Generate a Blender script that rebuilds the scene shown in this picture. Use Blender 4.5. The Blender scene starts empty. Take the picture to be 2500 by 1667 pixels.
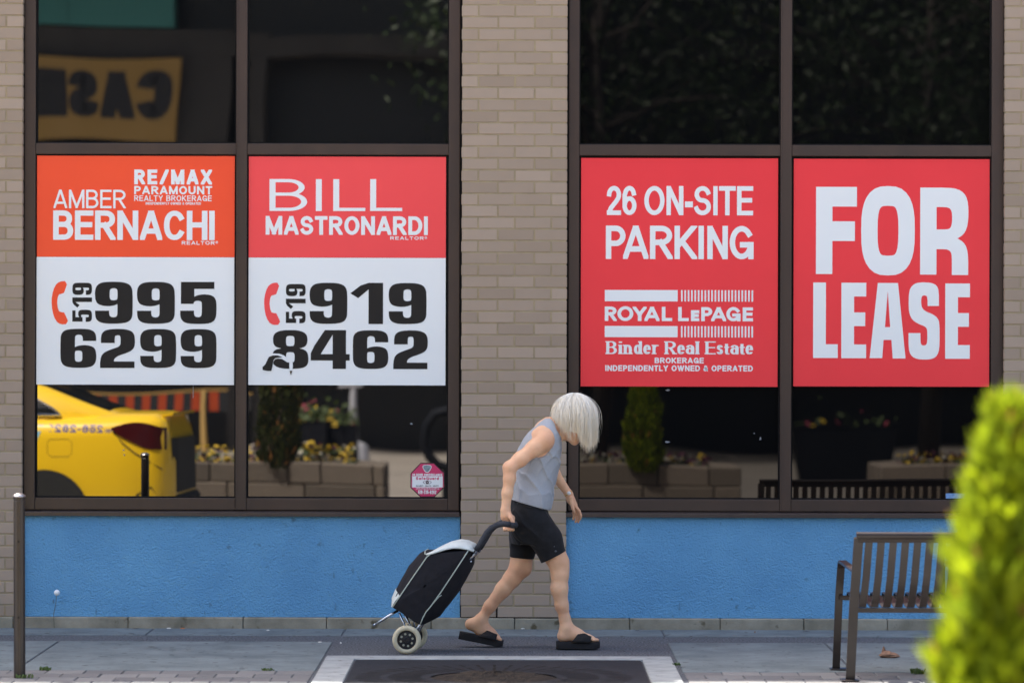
import bpy, math, random
import numpy as np
from mathutils import Vector, Matrix, Euler
R = math.radians
random.seed(7)
rng = np.random.default_rng(7)
S = bpy.context.scene
COL = S.collection

# ------------------------------------------------------------------ camera, sky, sun, exposure
FPX, CX, CY, CAM_H, CAM_D, ROLL = 8925.0, 1250.0, 833.5, 1.654, 21.0, 0.0027
cam_d = bpy.data.cameras.new('camera'); cam = bpy.data.objects.new('camera', cam_d); COL.objects.link(cam)
cam_d.sensor_width = 36.0; cam_d.lens = 36.0 * FPX / 2500.0
cam_d.clip_start = 0.1; cam_d.clip_end = 2000.0
cam_d.dof.use_dof = True; cam_d.dof.focus_distance = 19.8; cam_d.dof.aperture_fstop = 2.25
cam.matrix_world = Matrix.Translation((0, -CAM_D, CAM_H)) @ Matrix.Rotation(R(90), 4, 'X') @ Matrix.Rotation(ROLL, 4, 'Z')
S.camera = cam
SUN_EL, SUN_AZ = R(61), R(-45)          # azimuth measured from +Y (behind the building), negative = towards -X
sun_vec = Vector((math.sin(SUN_AZ) * math.cos(SUN_EL), math.cos(SUN_AZ) * math.cos(SUN_EL), math.sin(SUN_EL)))
sd = bpy.data.lights.new('sun', 'SUN'); sd.energy = 4.6; sd.angle = R(0.53); sd.color = (1.0, 0.95, 0.87)
sun = bpy.data.objects.new('sun', sd); COL.objects.link(sun)
sun.rotation_euler = sun_vec.to_track_quat('Z', 'Y').to_euler()
W = bpy.data.worlds.new('World'); S.world = W; W.use_nodes = True
nt = W.node_tree; bg = nt.nodes['Background']
sky = nt.nodes.new('ShaderNodeTexSky'); sky.sky_type = 'NISHITA'; sky.sun_disc = False
sky.sun_elevation = SUN_EL; sky.sun_rotation = SUN_AZ; sky.air_density = 1.0; sky.dust_density = 5.0; sky.ozone_density = 0.4
nt.links.new(sky.outputs[0], bg.inputs[0]); bg.inputs[1].default_value = 0.11
S.view_settings.view_transform = 'Standard'; S.view_settings.look = 'None'
S.view_settings.exposure = 2.1; S.view_settings.gamma = 1.0; S.view_settings.use_curve_mapping = False
try:
    S.cycles.use_denoising = True; S.cycles.max_bounces = 8; S.cycles.caustics_reflective = False; S.cycles.caustics_refractive = False
    S.cycles.sample_clamp_indirect = 4.0
except Exception:
    pass

def at(px, py, Y):
    """a point of the photograph taken back to its place in the street, Y metres from the brick face"""
    dx, dy = px - CX, py - CY
    x0, y0 = dx + ROLL * dy, dy - ROLL * dx
    d = CAM_D + Y
    return Vector((x0 * d / FPX, Y, CAM_H - y0 * d / FPX))

def flat(px, py, Y):
    """the same for the facade, whose own levels are horizontal: py is already level"""
    d = CAM_D + Y
    return Vector(((px - CX) * d / FPX, Y, CAM_H - (py - CY) * d / FPX))

# ------------------------------------------------------------------ materials
def s2l(c):
    return tuple((x / 255 / 12.92 if x / 255 <= 0.04045 else ((x / 255 + 0.055) / 1.055) ** 2.4) for x in c)

def mat(name, c, rough=0.6, metal=0.0, spec=0.5, c2=None, rnd=False, nscale=0.0, nmix=1.0, bump=None, translucent=0.0, coat=0.0, stretch=None, detail=4.0, c3=None, n3=0.0, thr3=0.6, sheen=0.0):
    m = bpy.data.materials.new(name); m.use_nodes = True
    n = m.node_tree; L = n.links; p = n.nodes['Principled BSDF']; out = n.nodes['Material Output']
    p.inputs['Base Color'].default_value = (*c, 1); p.inputs['Roughness'].default_value = rough
    p.inputs['Metallic'].default_value = metal; p.inputs['Specular IOR Level'].default_value = spec
    p.inputs['Coat Weight'].default_value = coat
    if sheen: p.inputs['Sheen Weight'].default_value = sheen
    tc = n.nodes.new('ShaderNodeTexCoord'); vec = tc.outputs['Object']
    if stretch:
        mp = n.nodes.new('ShaderNodeMapping'); mp.inputs['Scale'].default_value = stretch
        L.new(vec, mp.inputs[0]); vec = mp.outputs[0]
    col = None
    if c2 is not None:
        mx = n.nodes.new('ShaderNodeMix'); mx.data_type = 'RGBA'
        mx.inputs['A'].default_value = (*c, 1); mx.inputs['B'].default_value = (*c2, 1)
        if rnd:
            a = n.nodes.new('ShaderNodeAttribute'); a.attribute_name = 'rnd'; fac = a.outputs['Fac']
            if nscale:
                nz = n.nodes.new('ShaderNodeTexNoise'); nz.inputs['Scale'].default_value = nscale; nz.inputs['Detail'].default_value = detail
                L.new(vec, nz.inputs['Vector'])
                ad = n.nodes.new('ShaderNodeMath'); ad.operation = 'MULTIPLY_ADD'; ad.use_clamp = True
                sb = n.nodes.new('ShaderNodeMath'); sb.operation = 'SUBTRACT'; sb.inputs[1].default_value = 0.5
                L.new(nz.outputs['Fac'], sb.inputs[0]); L.new(sb.outputs[0], ad.inputs[0]); ad.inputs[1].default_value = nmix; L.new(fac, ad.inputs[2])
                fac = ad.outputs[0]
        else:
            nz = n.nodes.new('ShaderNodeTexNoise'); nz.inputs['Scale'].default_value = nscale; nz.inputs['Detail'].default_value = detail
            nz.inputs['Roughness'].default_value = 0.6
            L.new(vec, nz.inputs['Vector'])
            rp = n.nodes.new('ShaderNodeMapRange'); rp.inputs['From Min'].default_value = 0.32; rp.inputs['From Max'].default_value = 0.68
            L.new(nz.outputs['Fac'], rp.inputs['Value']); rp.inputs['To Max'].default_value = nmix
            fac = rp.outputs[0]
        L.new(fac, mx.inputs['Factor']); col = mx.outputs['Result']
        if c3 is not None:
            nz3 = n.nodes.new('ShaderNodeTexNoise'); nz3.inputs['Scale'].default_value = n3; nz3.inputs['Detail'].default_value = 6
            L.new(vec, nz3.inputs['Vector'])
            r3 = n.nodes.new('ShaderNodeMapRange'); r3.inputs['From Min'].default_value = thr3; r3.inputs['From Max'].default_value = thr3 + 0.08
            L.new(nz3.outputs['Fac'], r3.inputs['Value'])
            m3 = n.nodes.new('ShaderNodeMix'); m3.data_type = 'RGBA'; m3.inputs['B'].default_value = (*c3, 1)
            L.new(col, m3.inputs['A']); L.new(r3.outputs[0], m3.inputs['Factor']); col = m3.outputs['Result']
        L.new(col, p.inputs['Base Color'])
    if bump:
        bs, st, dist = bump
        bn = n.nodes.new('ShaderNodeTexNoise'); bn.inputs['Scale'].default_value = bs; bn.inputs['Detail'].default_value = 3
        L.new(vec, bn.inputs['Vector'])
        b = n.nodes.new('ShaderNodeBump'); b.inputs['Strength'].default_value = st; b.inputs['Distance'].default_value = dist
        L.new(bn.outputs['Fac'], b.inputs['Height']); L.new(b.outputs[0], p.inputs['Normal'])
    if translucent:
        t = n.nodes.new('ShaderNodeBsdfTranslucent'); t.inputs[0].default_value = (*[min(1, x * 1.25) for x in c], 1)
        if col is not None: L.new(col, t.inputs[0])
        ms = n.nodes.new('ShaderNodeMixShader'); ms.inputs[0].default_value = translucent
        L.new(p.outputs[0], ms.inputs[1]); L.new(t.outputs[0], ms.inputs[2]); L.new(ms.outputs[0], out.inputs[0])
    return m

# ------------------------------------------------------------------ mesh building
class MB:
    def __init__(s): s.v = []; s.f = []; s.m = []; s.r = []
    def add(s, vs, fs, mi=0, r=None):
        k = len(s.v); s.v += [tuple(v) for v in vs]
        r = random.random() if r is None else r
        for f in fs: s.f.append(tuple(i + k for i in f)); s.m.append(mi); s.r.append(r)
    def box(s, x0, x1, y0, y1, z0, z1, mi=0, r=None, bev=0.0):
        if bev:
            b = bev; vs = []; 
            for (X, Y, Z) in [(x, y, z) for x in (0, 1) for y in (0, 1) for z in (0, 1)]:
                ax, ay, az = (x0, x1)[X], (y0, y1)[Y], (z0, z1)[Z]
                ix, iy, iz = ax + (b if X == 0 else -b), ay + (b if Y == 0 else -b), az + (b if Z == 0 else -b)
                vs += [(ax, iy, iz), (ix, ay, iz), (ix, iy, az)]
            V = lambda X, Y, Z, k: (X * 4 + Y * 2 + Z) * 3 + k
            fs = [(V(0,0,0,0),V(0,0,1,0),V(0,1,1,0),V(0,1,0,0)),(V(1,0,0,0),V(1,1,0,0),V(1,1,1,0),V(1,0,1,0)),
                  (V(0,0,0,1),V(1,0,0,1),V(1,0,1,1),V(0,0,1,1)),(V(0,1,0,1),V(0,1,1,1),V(1,1,1,1),V(1,1,0,1)),
                  (V(0,0,0,2),V(0,1,0,2),V(1,1,0,2),V(1,0,0,2)),(V(0,0,1,2),V(1,0,1,2),V(1,1,1,2),V(0,1,1,2))]
            for X in (0, 1):
                for Y in (0, 1): fs.append((V(X,Y,0,0),V(X,Y,1,0),V(X,Y,1,1),V(X,Y,0,1)))
                for Z in (0, 1): fs.append((V(X,0,Z,0),V(X,1,Z,0),V(X,1,Z,2),V(X,0,Z,2)))
            for Y in (0, 1):
                for Z in (0, 1): fs.append((V(0,Y,Z,1),V(1,Y,Z,1),V(1,Y,Z,2),V(0,Y,Z,2)))
            for X in (0, 1):
                for Y in (0, 1):
                    for Z in (0, 1): fs.append((V(X,Y,Z,0),V(X,Y,Z,1),V(X,Y,Z,2)))
            s.add(vs, fs, mi, r); return
        vs = [(x0,y0,z0),(x1,y0,z0),(x1,y1,z0),(x0,y1,z0),(x0,y0,z1),(x1,y0,z1),(x1,y1,z1),(x0,y1,z1)]
        s.add(vs, [(0,3,2,1),(4,5,6,7),(0,1,5,4),(1,2,6,5),(2,3,7,6),(3,0,4,7)], mi, r)
    def beam(s, a, b, w, h, up=(0, 0, 1), mi=0):
        a, b = Vector(a), Vector(b); t = (b - a).normalized(); u = Vector(up)
        sd = t.cross(u).normalized(); u = sd.cross(t)
        vs = [p + sd * sx * w / 2 + u * sz * h / 2 for p in (a, b) for sx, sz in ((-1,-1),(1,-1),(1,1),(-1,1))]
        s.add(vs, [(0,1,2,3),(7,6,5,4),(0,4,5,1),(1,5,6,2),(2,6,7,3),(3,7,4,0)], mi)
    def tube(s, pts, rad, n=12, mi=0, caps=True, closed=False, flat_=None):
        pts = [Vector(p) for p in pts]; k = len(pts)
        rad = list(rad) if hasattr(rad, '__len__') else [rad] * k
        vs = []; prev = None
        for i, p in enumerate(pts):
            if closed: t = pts[(i + 1) % k] - pts[i - 1]
            else: t = pts[min(i + 1, k - 1)] - pts[max(i - 1, 0)]
            t.normalize()
            if prev is None:
                u = Vector((0, 0, 1)) if abs(t.z) < 0.9 else Vector((1, 0, 0))
                u = (u - t * u.dot(t)).normalized()
            else: u = (prev - t * prev.dot(t)).normalized()
            prev = u; w = t.cross(u)
            for j in range(n):
                a = 2 * math.pi * j / n; vs.append(p + (u * math.cos(a) + w * math.sin(a)) * rad[i])
        fs = []
        for i in range(k if closed else k - 1):
            i2 = (i + 1) % k
            for j in range(n): j2 = (j + 1) % n; fs.append((i*n+j, i*n+j2, i2*n+j2, i2*n+j))
        if caps and not closed: fs += [tuple(range(n))[::-1], tuple((k-1)*n + j for j in range(n))]
        s.add(vs, fs, mi)
    def lathe(s, c, prof, n=24, mi=0, axis='z', ring=False):
        """prof: list of (radius, height along the axis)"""
        c = Vector(c); vs = []
        for r_, h in prof:
            for j in range(n):
                a = 2 * math.pi * j / n; x, y = r_ * math.cos(a), r_ * math.sin(a)
                vs.append(c + (Vector((x, y, h)) if axis == 'z' else Vector((x, h, y)) if axis == 'y' else Vector((h, x, y))))
        fs = []
        for i in range(len(prof) - 1):
            for j in range(n): j2 = (j + 1) % n; fs.append((i*n+j, i*n+j2, (i+1)*n+j2, (i+1)*n+j))
        if ring: fs += [((len(prof)-1)*n+j, (len(prof)-1)*n+(j+1)%n, (j+1)%n, j) for j in range(n)]
        if prof[0][0] > 1e-5 and not ring: fs.append(tuple(range(n))[::-1])
        if prof[-1][0] > 1e-5 and not ring: fs.append(tuple((len(prof)-1)*n + j for j in range(n)))
        s.add(vs, fs, mi)
    def loft(s, rings, mi=0, closed=True, caps=True):
        n = len(rings[0]); vs = [p for r in rings for p in r]; fs = []
        for i in range(len(rings) - 1):
            for j in range(n if closed else n - 1): j2 = (j + 1) % n; fs.append((i*n+j, i*n+j2, (i+1)*n+j2, (i+1)*n+j))
        if caps and closed: fs += [tuple(range(n))[::-1], tuple((len(rings)-1)*n + j for j in range(n))]
        s.add(vs, fs, mi)
    def prism(s, poly, y0, y1, mi=0):
        """poly: (x, z) outline; extruded from y0 (front) to y1"""
        n = len(poly); vs = [(x, y0, z) for x, z in poly] + [(x, y1, z) for x, z in poly]
        s.add(vs, [tuple(range(n)), tuple(range(2*n-1, n-1, -1))] + [(i, (i+n), ((i+1)%n)+n, (i+1)%n) for i in range(n)], mi)
    def ball(s, c, rx, ry=None, rz=None, n=10, mi=0):
        ry = ry or rx; rz = rz or rx; c = Vector(c)
        rings = []
        for i in range(1, n):
            a = math.pi * i / n
            rings.append([c + Vector((rx*math.sin(a)*math.cos(2*math.pi*j/(2*n)), ry*math.sin(a)*math.sin(2*math.pi*j/(2*n)), rz*math.cos(a))) for j in range(2*n)])
        s.loft(rings, mi)
    def build(s, name, mats, parent=None, smooth=False, fix=True, bevel=0.0, auto=None):
        me = bpy.data.meshes.new(name); me.from_pydata(s.v, [], s.f)
        mats = mats if isinstance(mats, (list, tuple)) else [mats]
        for m in mats: me.materials.append(m)
        if len(mats) > 1: me.polygons.foreach_set('material_index', s.m)
        a = me.attributes.new('rnd', 'FLOAT', 'FACE'); a.data.foreach_set('value', s.r)
        if smooth: me.polygons.foreach_set('use_smooth', [True] * len(me.polygons))
        if fix:
            import bmesh
            b = bmesh.new(); b.from_mesh(me); bmesh.ops.recalc_face_normals(b, faces=b.faces[:]); b.to_mesh(me); b.free()
        if auto:
            me.set_sharp_from_angle(angle=R(auto))
        me.update()
        o = bpy.data.objects.new(name, me); COL.objects.link(o)
        if bevel:
            md = o.modifiers.new('bevel', 'BEVEL'); md.width = bevel; md.segments = 2; md.limit_method = 'ANGLE'
        return put(o, parent)

def put(o, parent):
    if parent is not None:
        o.parent = parent; o.matrix_parent_inverse = Matrix.Translation(-org(parent))
    return o
def org(o):
    p = Vector((0, 0, 0))
    while o is not None: p = p + o.location + (o.matrix_parent_inverse.to_translation() if o.parent else Vector()); o = o.parent
    return p
def tag(o, label, cat, group=None, kind=None):
    o['label'] = label; o['category'] = cat
    if group: o['group'] = group
    if kind: o['kind'] = kind
    return o
def thing(name, label, cat, loc=(0, 0, 0), group=None):
    o = bpy.data.objects.new(name, None); o.location = loc; o.empty_display_size = 0.1; COL.objects.link(o)
    return tag(o, label, cat, group)
def struct(name, mb, m, **k):
    o = mb.build(name, m, **k); o['kind'] = 'structure'; return o
def dup(o, move, label=None, parent=None):
    c = o.copy(); COL.objects.link(c)
    if parent is None: c.location = o.location + Vector(move)
    else:
        pi = o.matrix_parent_inverse.copy(); c.parent = parent; c.matrix_parent_inverse = pi
    if label: c['label'] = label
    for ch in list(o.children): dup(ch, None, None, c)
    return c

# ------------------------------------------------------------------ lettering: stroke skeletons widened to flat letters
def arc(cx, cy, rx, ry, a0, a1, e=2.0, n=16):
    o = []
    for i in range(n + 1):
        a = R(a0 + (a1 - a0) * i / n); c, s_ = math.cos(a), math.sin(a)
        o.append((cx + rx * math.copysign(abs(c) ** (2 / e), c), cy + ry * math.copysign(abs(s_) ** (2 / e), s_)))
    return o
def glyph(ch, e=2.0):
    A = lambda cx, cy, rx, ry, a0, a1, n=16: arc(cx, cy, rx, ry, a0, a1, e, n)
    stem = [(0, 0), (0, 1)]
    g = {
    'A': ([[(-.07, -.15), (.535, 1.15)], [(.465, 1.15), (1.07, -.15)], [(.22, .26), (.78, .26)]], .8),
    'B': ([stem, [(0, 1), (.5, 1)] + A(.5, .765, .42, .235, 90, -90)[1:] + [(0, .53)], [(0, .53), (.52, .53)] + A(.52, .265, .48, .265, 90, -90)[1:] + [(0, 0)]], .72),
    'C': ([A(.5, .5, .5, .5, 38, 322, 26)], .76),
    'D': ([stem, [(0, 1), (.42, 1)] + A(.42, .5, .58, .5, 90, -90)[1:] + [(0, 0)]], .76),
    'E': ([stem, [(0, 1), (1, 1)], [(0, .52), (.92, .52)], [(0, 0), (1, 0)]], .66),
    'F': ([stem, [(0, 1), (1, 1)], [(0, .49), (.92, .49)]], .62),
    'G': ([A(.5, .5, .5, .5, 38, 350, 26), [(1, .42), (.55, .42)], [(1, .42), (1, 0)]], .8),
    'H': ([stem, [(1, 0), (1, 1)], [(0, .52), (1, .52)]], .74),
    'I': ([stem], .0),
    'K': ([stem, [(1.0, 1.1), (.0, .35)], [(.3, .52), (1.05, -.1)]], .74),
    'L': ([stem, [(0, 0), (1, 0)]], .6),
    'M': ([stem, [(1, 0), (1, 1)], [(0, 1.05), (.5, .0)], [(.5, .0), (1, 1.05)]], .9),
    'N': ([stem, [(1, 0), (1, 1)], [(0, 1.05), (1, -.05)]], .75),
    'O': ([A(.5, .5, .5, .5, 90, 450, 32)], .82),
    'P': ([stem, [(0, 1), (.5, 1)] + A(.5, .73, .5, .27, 90, -90)[1:] + [(0, .46)]], .68),
    'R': ([stem, [(0, 1), (.5, 1)] + A(.5, .75, .46, .25, 90, -90)[1:] + [(0, .5)], [(.45, .5), (1.05, -.1)]], .74),
    'S': ([A(.5, .755, .46, .245, 18, 270)[:-1] + A(.5, .255, .5, .255, 90, -162)], .7),
    'T': ([[(0, 1), (1, 1)], [(.5, 0), (.5, 1)]], .68),
    'U': ([[(0, 1), (0, .38)] + A(.5, .38, .5, .38, 180, 360)[1:] + [(1, 1)]], .74),
    'V': ([[(-.04, 1.1), (.5, 0)], [(.5, 0), (1.04, 1.1)]], .76),
    'W': ([[(-.03, 1.1), (.27, 0)], [(.27, 0), (.5, 1)], [(.5, 1), (.73, 0)], [(.73, 0), (1.03, 1.1)]], 1.1),
    'X': ([[(-.05, 1.1), (1.05, -.1)], [(-.05, -.1), (1.05, 1.1)]], .76),
    'Y': ([[(-.05, 1.1), (.5, .45)], [(1.05, 1.1), (.5, .45)], [(.5, .5), (.5, 0)]], .74),
    '/': ([[(-.1, -.15), (1.1, 1.15)]], .62),
    '-': ([[(0, .38), (1, .38)]], .34),
    '.': ([[(0, 0), (0, .02)]], .0),
    '(': ([A(1, .5, 1, .6, 110, 250)], .3), ')': ([A(0, .5, 1, .6, 70, -70)], .3),
    '&': ([[(1.05, -.05), (.25, .72)] + A(.45, .8, .25, .2, 180, -20)[1:] + [(.15, .42)] + A(.4, .25, .4, .25, 140, 290)[1:] + [(.95, .45)]], .74),
    '0': ([A(.5, .5, .5, .5, 90, 450, 32)], .62),
    '1': ([[(1, 0), (1, 1)], [(1, 1), (0, .72)]], .4),
    '2': ([A(.5, .73, .5, .27, 175, -30) + [(.72, .46), (.2, .2), (0, .0)], [(0, 0), (1, 0)]], .62),
    '3': ([A(.5, .75, .46, .25, 160, -90), A(.5, .25, .5, .25, 90, -160)], .62),
    '4': ([[(.76, 0), (.76, 1)], [(.72, 1.05), (-.02, .3)], [(0, .25), (1, .25)]], .66),
    '5': ([[(.04, .5), (.04, 1)], [(.0, 1), (.95, 1)], [(.04, .5)] + A(.5, .32, .5, .32, 125, -175)], .62),
    '6': ([A(.5, .29, .5, .29, 90, 450, 28), [(0, .3), (0, .72)] + A(.5, .72, .46, .28, 180, 15)[1:]], .62),
    '7': ([[(0, 1), (1, 1)], [(1, 1), (.35, 0)]], .6),
    '8': ([A(.5, .765, .46, .235, 90, 450, 26), A(.5, .265, .5, .265, 90, 450, 26)], .64),
    '9': ([A(.5, .71, .5, .29, 90, 450, 28), [(1, .7), (1, .28)] + A(.5, .28, .5, .28, 0, -175)[1:]], .62),
    'a': ([A(.46, .24, .46, .24, 90, 450, 20), [(1, 0), (1, .5)] + A(.5, .48, .5, .22, 0, 150)[1:]], .56),
    'c': ([A(.5, .35, .5, .35, 40, 320)], .52), 'd': ([A(.45, .35, .45, .35, 90, 450, 20), [(1, 0), (1, 1)]], .58),
    'e': ([[(.0, .37), (1, .37)], A(.5, .35, .5, .35, 0, 315, 22)], .56), 'f': ([[(.3, 0), (.3, .8)] + A(.65, .8, .35, .2, 180, 90)[1:] + [(1, 1)], [(0, .66), (1, .66)]], .36),
    'g': ([A(.45, .35, .45, .35, 90, 450, 20), [(1, .7), (1, -.05)] + A(.5, -.05, .5, .2, 0, -150)[1:]], .58),
    'i': ([[(0, 0), (0, .7)], [(0, .95), (0, .97)]], .0), 'l': ([stem], .0),
    'n': ([[(0, 0), (0, .7)], [(0, .35)] + A(.5, .36, .5, .34, 150, 0) + [(1, 0)]], .56), 'o': ([A(.5, .35, .5, .35, 90, 450, 22)], .58),
    'r': ([[(0, 0), (0, .7)], [(0, .4)] + A(.75, .36, .75, .34, 160, 75)], .36), 's': ([A(.5, .53, .46, .17, 20, 270)[:-1] + A(.5, .18, .5, .18, 90, -160)], .5),
    't': ([[(.4, 1), (.4, .2)] + A(.75, .2, .35, .2, 180, 270)[1:] + [(1, 0)], [(0, .7), (1, .7)]], .34),
    'u': ([[(1, 0), (1, .7)], [(0, .7), (0, .3)] + A(.5, .3, .5, .3, 180, 360)[1:]], .56),
    'w': ([[(-.03, .8), (.27, 0)], [(.27, 0), (.5, .7)], [(.5, .7), (.73, 0)], [(.73, 0), (1.03, .8)]], .8),
    'y': ([[(-.04, .78), (.5, 0)], [(1.04, .78), (.2, -.3)]], .54),
    ' ': ([], .32)}
    return g[ch]
def clip(poly, x0, x1, y0, y1):
    for ax, lim, sg in ((0, x0, 1), (0, x1, -1), (1, y0, 1), (1, y1, -1)):
        o = []
        for i, p in enumerate(poly):
            q = poly[i - 1]; dp, dq = sg * (p[ax] - lim), sg * (q[ax] - lim)
            if (dp >= 0) != (dq >= 0):
                t = dq / (dq - dp); o.append((q[0] + (p[0] - q[0]) * t, q[1] + (p[1] - q[1]) * t))
            if dp >= 0: o.append(p)
        poly = o
        if len(poly) < 3: return []
    return poly
LIFT = [0]
def letter(mb, ch, x0, x1, y0, y1, tx, ty, put3, e=2.0, serif=0.0, mi=0, desc=0.0):
    """draw one letter into the box x0..x1, y0..y1 (y up); tx, ty: stroke widths of uprights and of bars"""
    lines, _ = glyph(ch, e)
    if serif:
        lines = [list(l) for l in lines]
        hs = {'B': [(0, 0), (0, 1)], 'R': [(0, 0), (0, 1), (1, 0)], 'E': [(0, 0), (0, 1)], 'i': [(0, 0), (0, .7)], 'n': [(0, 0), (1, 0), (0, .7)], 'd': [(1, 0), (1, 1)], 'r': [(0, 0), (0, .7)], 'l': [(0, 0), (0, 1)]}.get(ch, [])
    X = lambda u: x0 + tx / 2 + u * (x1 - x0 - tx)
    Y = lambda v: y0 + ty / 2 + v * (y1 - y0 - ty)
    LIFT[0] = (LIFT[0] + 1) % 7
    for li, l in enumerate(lines):
        P = [Vector((X(u) / tx, Y(v) / ty)) for u, v in l]
        Q = [P[0]]
        for p in P[1:]:
            if (p - Q[-1]).length > 1e-5: Q.append(p)
        P = Q
        closed = len(P) > 3 and (P[0] - P[-1]).length < 1e-4
        if len(P) < 2: continue
        if closed: P = P[:-1]
        else:
            P[0] = P[0] - (P[1] - P[0]).normalized() * .5; P[-1] = P[-1] + (P[-1] - P[-2]).normalized() * .5
        k = len(P); Ls, Rs = [], []
        for i in range(k):
            a = P[i - 1] if (closed or i > 0) else None; b = P[(i + 1) % k] if (closed or i < k - 1) else None
            d1 = (P[i] - a).normalized() if a is not None else None; d2 = (b - P[i]).normalized() if b is not None else None
            d1 = d1 or d2; d2 = d2 or d1
            n1, n2 = Vector((-d1.y, d1.x)), Vector((-d2.y, d2.x)); m = (n1 + n2)
            if m.length < 1e-3: m = n1
            m.normalize(); m = m * (0.5 / max(.35, m.dot(n1)))
            Ls.append(P[i] + m); Rs.append(P[i] - m)
        for i in range(k if closed else k - 1):
            j = (i + 1) % k
            q = [(p.x * tx, p.y * ty) for p in (Ls[i], Rs[i], Rs[j], Ls[j])]
            q = clip(q, x0 - 1e-6, x1 + 1e-6, y0 - desc, y1 + 1e-6)
            if q:
                z = li * 0.00012 + LIFT[0] * 0.00003
                mb.add([put3(x, y, z) for x, y in q], [tuple(range(len(q)))], mi)
    if serif:
        for (u, v) in hs:
            cx_, cy_ = X(u), Y(v)
            w = tx * (.5 + serif)
            q = [(cx_ - w, cy_ - ty / 2), (cx_ + w, cy_ - ty / 2), (cx_ + w, cy_ + ty / 2), (cx_ - w, cy_ + ty / 2)]
            if v == .7 or (ch == 'd' and v == 1): q = [(cx_ - w, cy_ - ty / 2), (cx_, cy_ - ty / 2), (cx_, cy_ + ty / 2), (cx_ - w, cy_ + ty / 2)]
            mb.add([put3(x, y, .0005) for x, y in q], [(0, 1, 2, 3)], mi)
def text(mb, s_, x0, x1, y0, y1, tx, ty, put3, e=2.0, gap=.14, mi=0):
    """a line of lettering fitted to x0..x1"""
    h = y1 - y0; nat = []
    for ch in s_:
        w = glyph(ch)[1] * h
        nat.append(max(w, tx))
    fixed = sum(tx for ch in s_ if glyph(ch)[1] == 0)
    g = gap * h
    var = sum(w for ch, w in zip(s_, nat) if glyph(ch)[1] > 0) + g * (len(s_) - 1)
    k = (x1 - x0 - fixed) / var; x = x0
    for ch, w in zip(s_, nat):
        w = w * k if glyph(ch)[1] > 0 else tx
        if ch != ' ': letter(mb, ch, x, x + w, y0, y1, tx, ty, put3, e, mi=mi, desc=h * .35 if ch in 'gy' else 0)
        x += w + g * k
def shape(mb, loops, put3, mi=0):
    from mathutils.geometry import tessellate_polygon
    vs = [Vector((x, y, 0)) for l in loops for x, y in l]
    tri = tessellate_polygon([[Vector((x, y, 0)) for x, y in l] for l in loops])
    mb.add([put3(v.x, v.y, 0.0004) for v in vs], [tuple(t) for t in tri], mi)
def smooth_loop(l):
    """round the blunt corners of a traced outline once (corner cutting), keep the sharp ones"""
    o = []; n = len(l)
    for i in range(n):
        a, b, c = Vector(l[i - 1]), Vector(l[i]), Vector(l[(i + 1) % n])
        if (b - a).length < 1e-6 or (c - b).length < 1e-6: continue
        if (b - a).angle(c - b) < R(50): o += [tuple(b + (a - b) * .25), tuple(b + (c - b) * .25)]
        else: o.append(tuple(b))
    return o
DIGIT = {
'9': [[(900,210),(1000,214),(1060,232),(1092,265),(1105,320),(1105,540),(1098,590),(1070,630),(1010,650),(900,655),(800,652),(745,635),(715,605),(705,560),(705,517),(855,517),(855,550),(862,575),(885,587),(915,587),(935,577),(943,555),(943,447),(905,462),(850,470),(790,466),(735,448),(710,410),(703,350),(705,300),(718,260),(750,228),(810,213)],[(900,278),(930,283),(943,300),(944,385),(935,402),(900,408),(872,402),(860,385),(860,305),(870,286)]],
'5': [[(1618,220),(1973,220),(1973,293),(1760,293),(1760,375),(1800,357),(1860,349),(1930,355),(1975,378),(1995,425),(1997,510),(1993,580),(1975,625),(1930,652),(1850,660),(1750,660),(1670,652),(1630,625),(1612,585),(1610,521),(1757,521),(1757,560),(1768,582),(1795,590),(1825,586),(1840,565),(1841,445),(1833,425),(1805,416),(1775,419),(1756,432),(1752,450),(1618,450)]],
'2': [[(768,860),(768,800),(780,755),(815,728),(870,716),(950,712),(1030,716),(1090,733),(1120,765),(1130,810),(1130,875),(1118,915),(1085,945),(1030,968),(960,990),(920,1015),(907,1035),(908,1052),(1126,1052),(1126,1120),(760,1120),(760,1055),(770,1000),(795,965),(840,940),(910,915),(955,900),(975,880),(978,850),(977,800),(968,782),(945,778),(922,785),(915,805),(915,860)]],
'1': [[(1350,232),(1560,232),(1560,675),(1400,675),(1400,303),(1285,397),(1198,345)]],
'8': [[(535,750),(620,754),(685,772),(718,805),(728,850),(722,905),(695,937),(640,954),(695,968),(728,1000),(738,1060),(735,1115),(715,1150),(670,1172),(600,1179),(535,1180),(460,1178),(400,1165),(358,1140),(340,1105),(337,1050),(342,1000),(370,968),(435,954),(375,938),(350,905),(344,850),(352,805),(385,772),(450,754)],[(535,814),(568,818),(583,835),(583,905),(572,925),(535,930),(500,925),(489,905),(489,838),(502,818)],[(535,994),(570,998),(585,1018),(585,1085),(574,1105),(540,1111),(505,1105),(490,1085),(490,1018),(502,998)]],
'4': [[(918,755),(1152,755),(1152,1015),(1193,1015),(1193,1084),(1152,1084),(1152,1175),(1005,1175),(1005,1084),(763,1084),(763,982)],[(1005,805),(1005,1015),(873,1015)]]}
for k_, L_ in list(DIGIT.items()):
    xs = [p[0] for p in L_[0]]; ys = [p[1] for p in L_[0]]
    DIGIT[k_] = [smooth_loop([((x - min(xs)) / (max(xs) - min(xs)), (max(ys) - y) / (max(ys) - min(ys))) for x, y in l]) for l in L_]
DIGIT['6'] = [[(1 - x, 1 - y) for x, y in l] for l in DIGIT['9']]
def digit(mb, ch, x0, x1, y0, y1, put3):
    shape(mb, [[(x0 + u * (x1 - x0), y0 + v * (y1 - y0)) for u, v in l] for l in DIGIT[ch]], put3)
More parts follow.
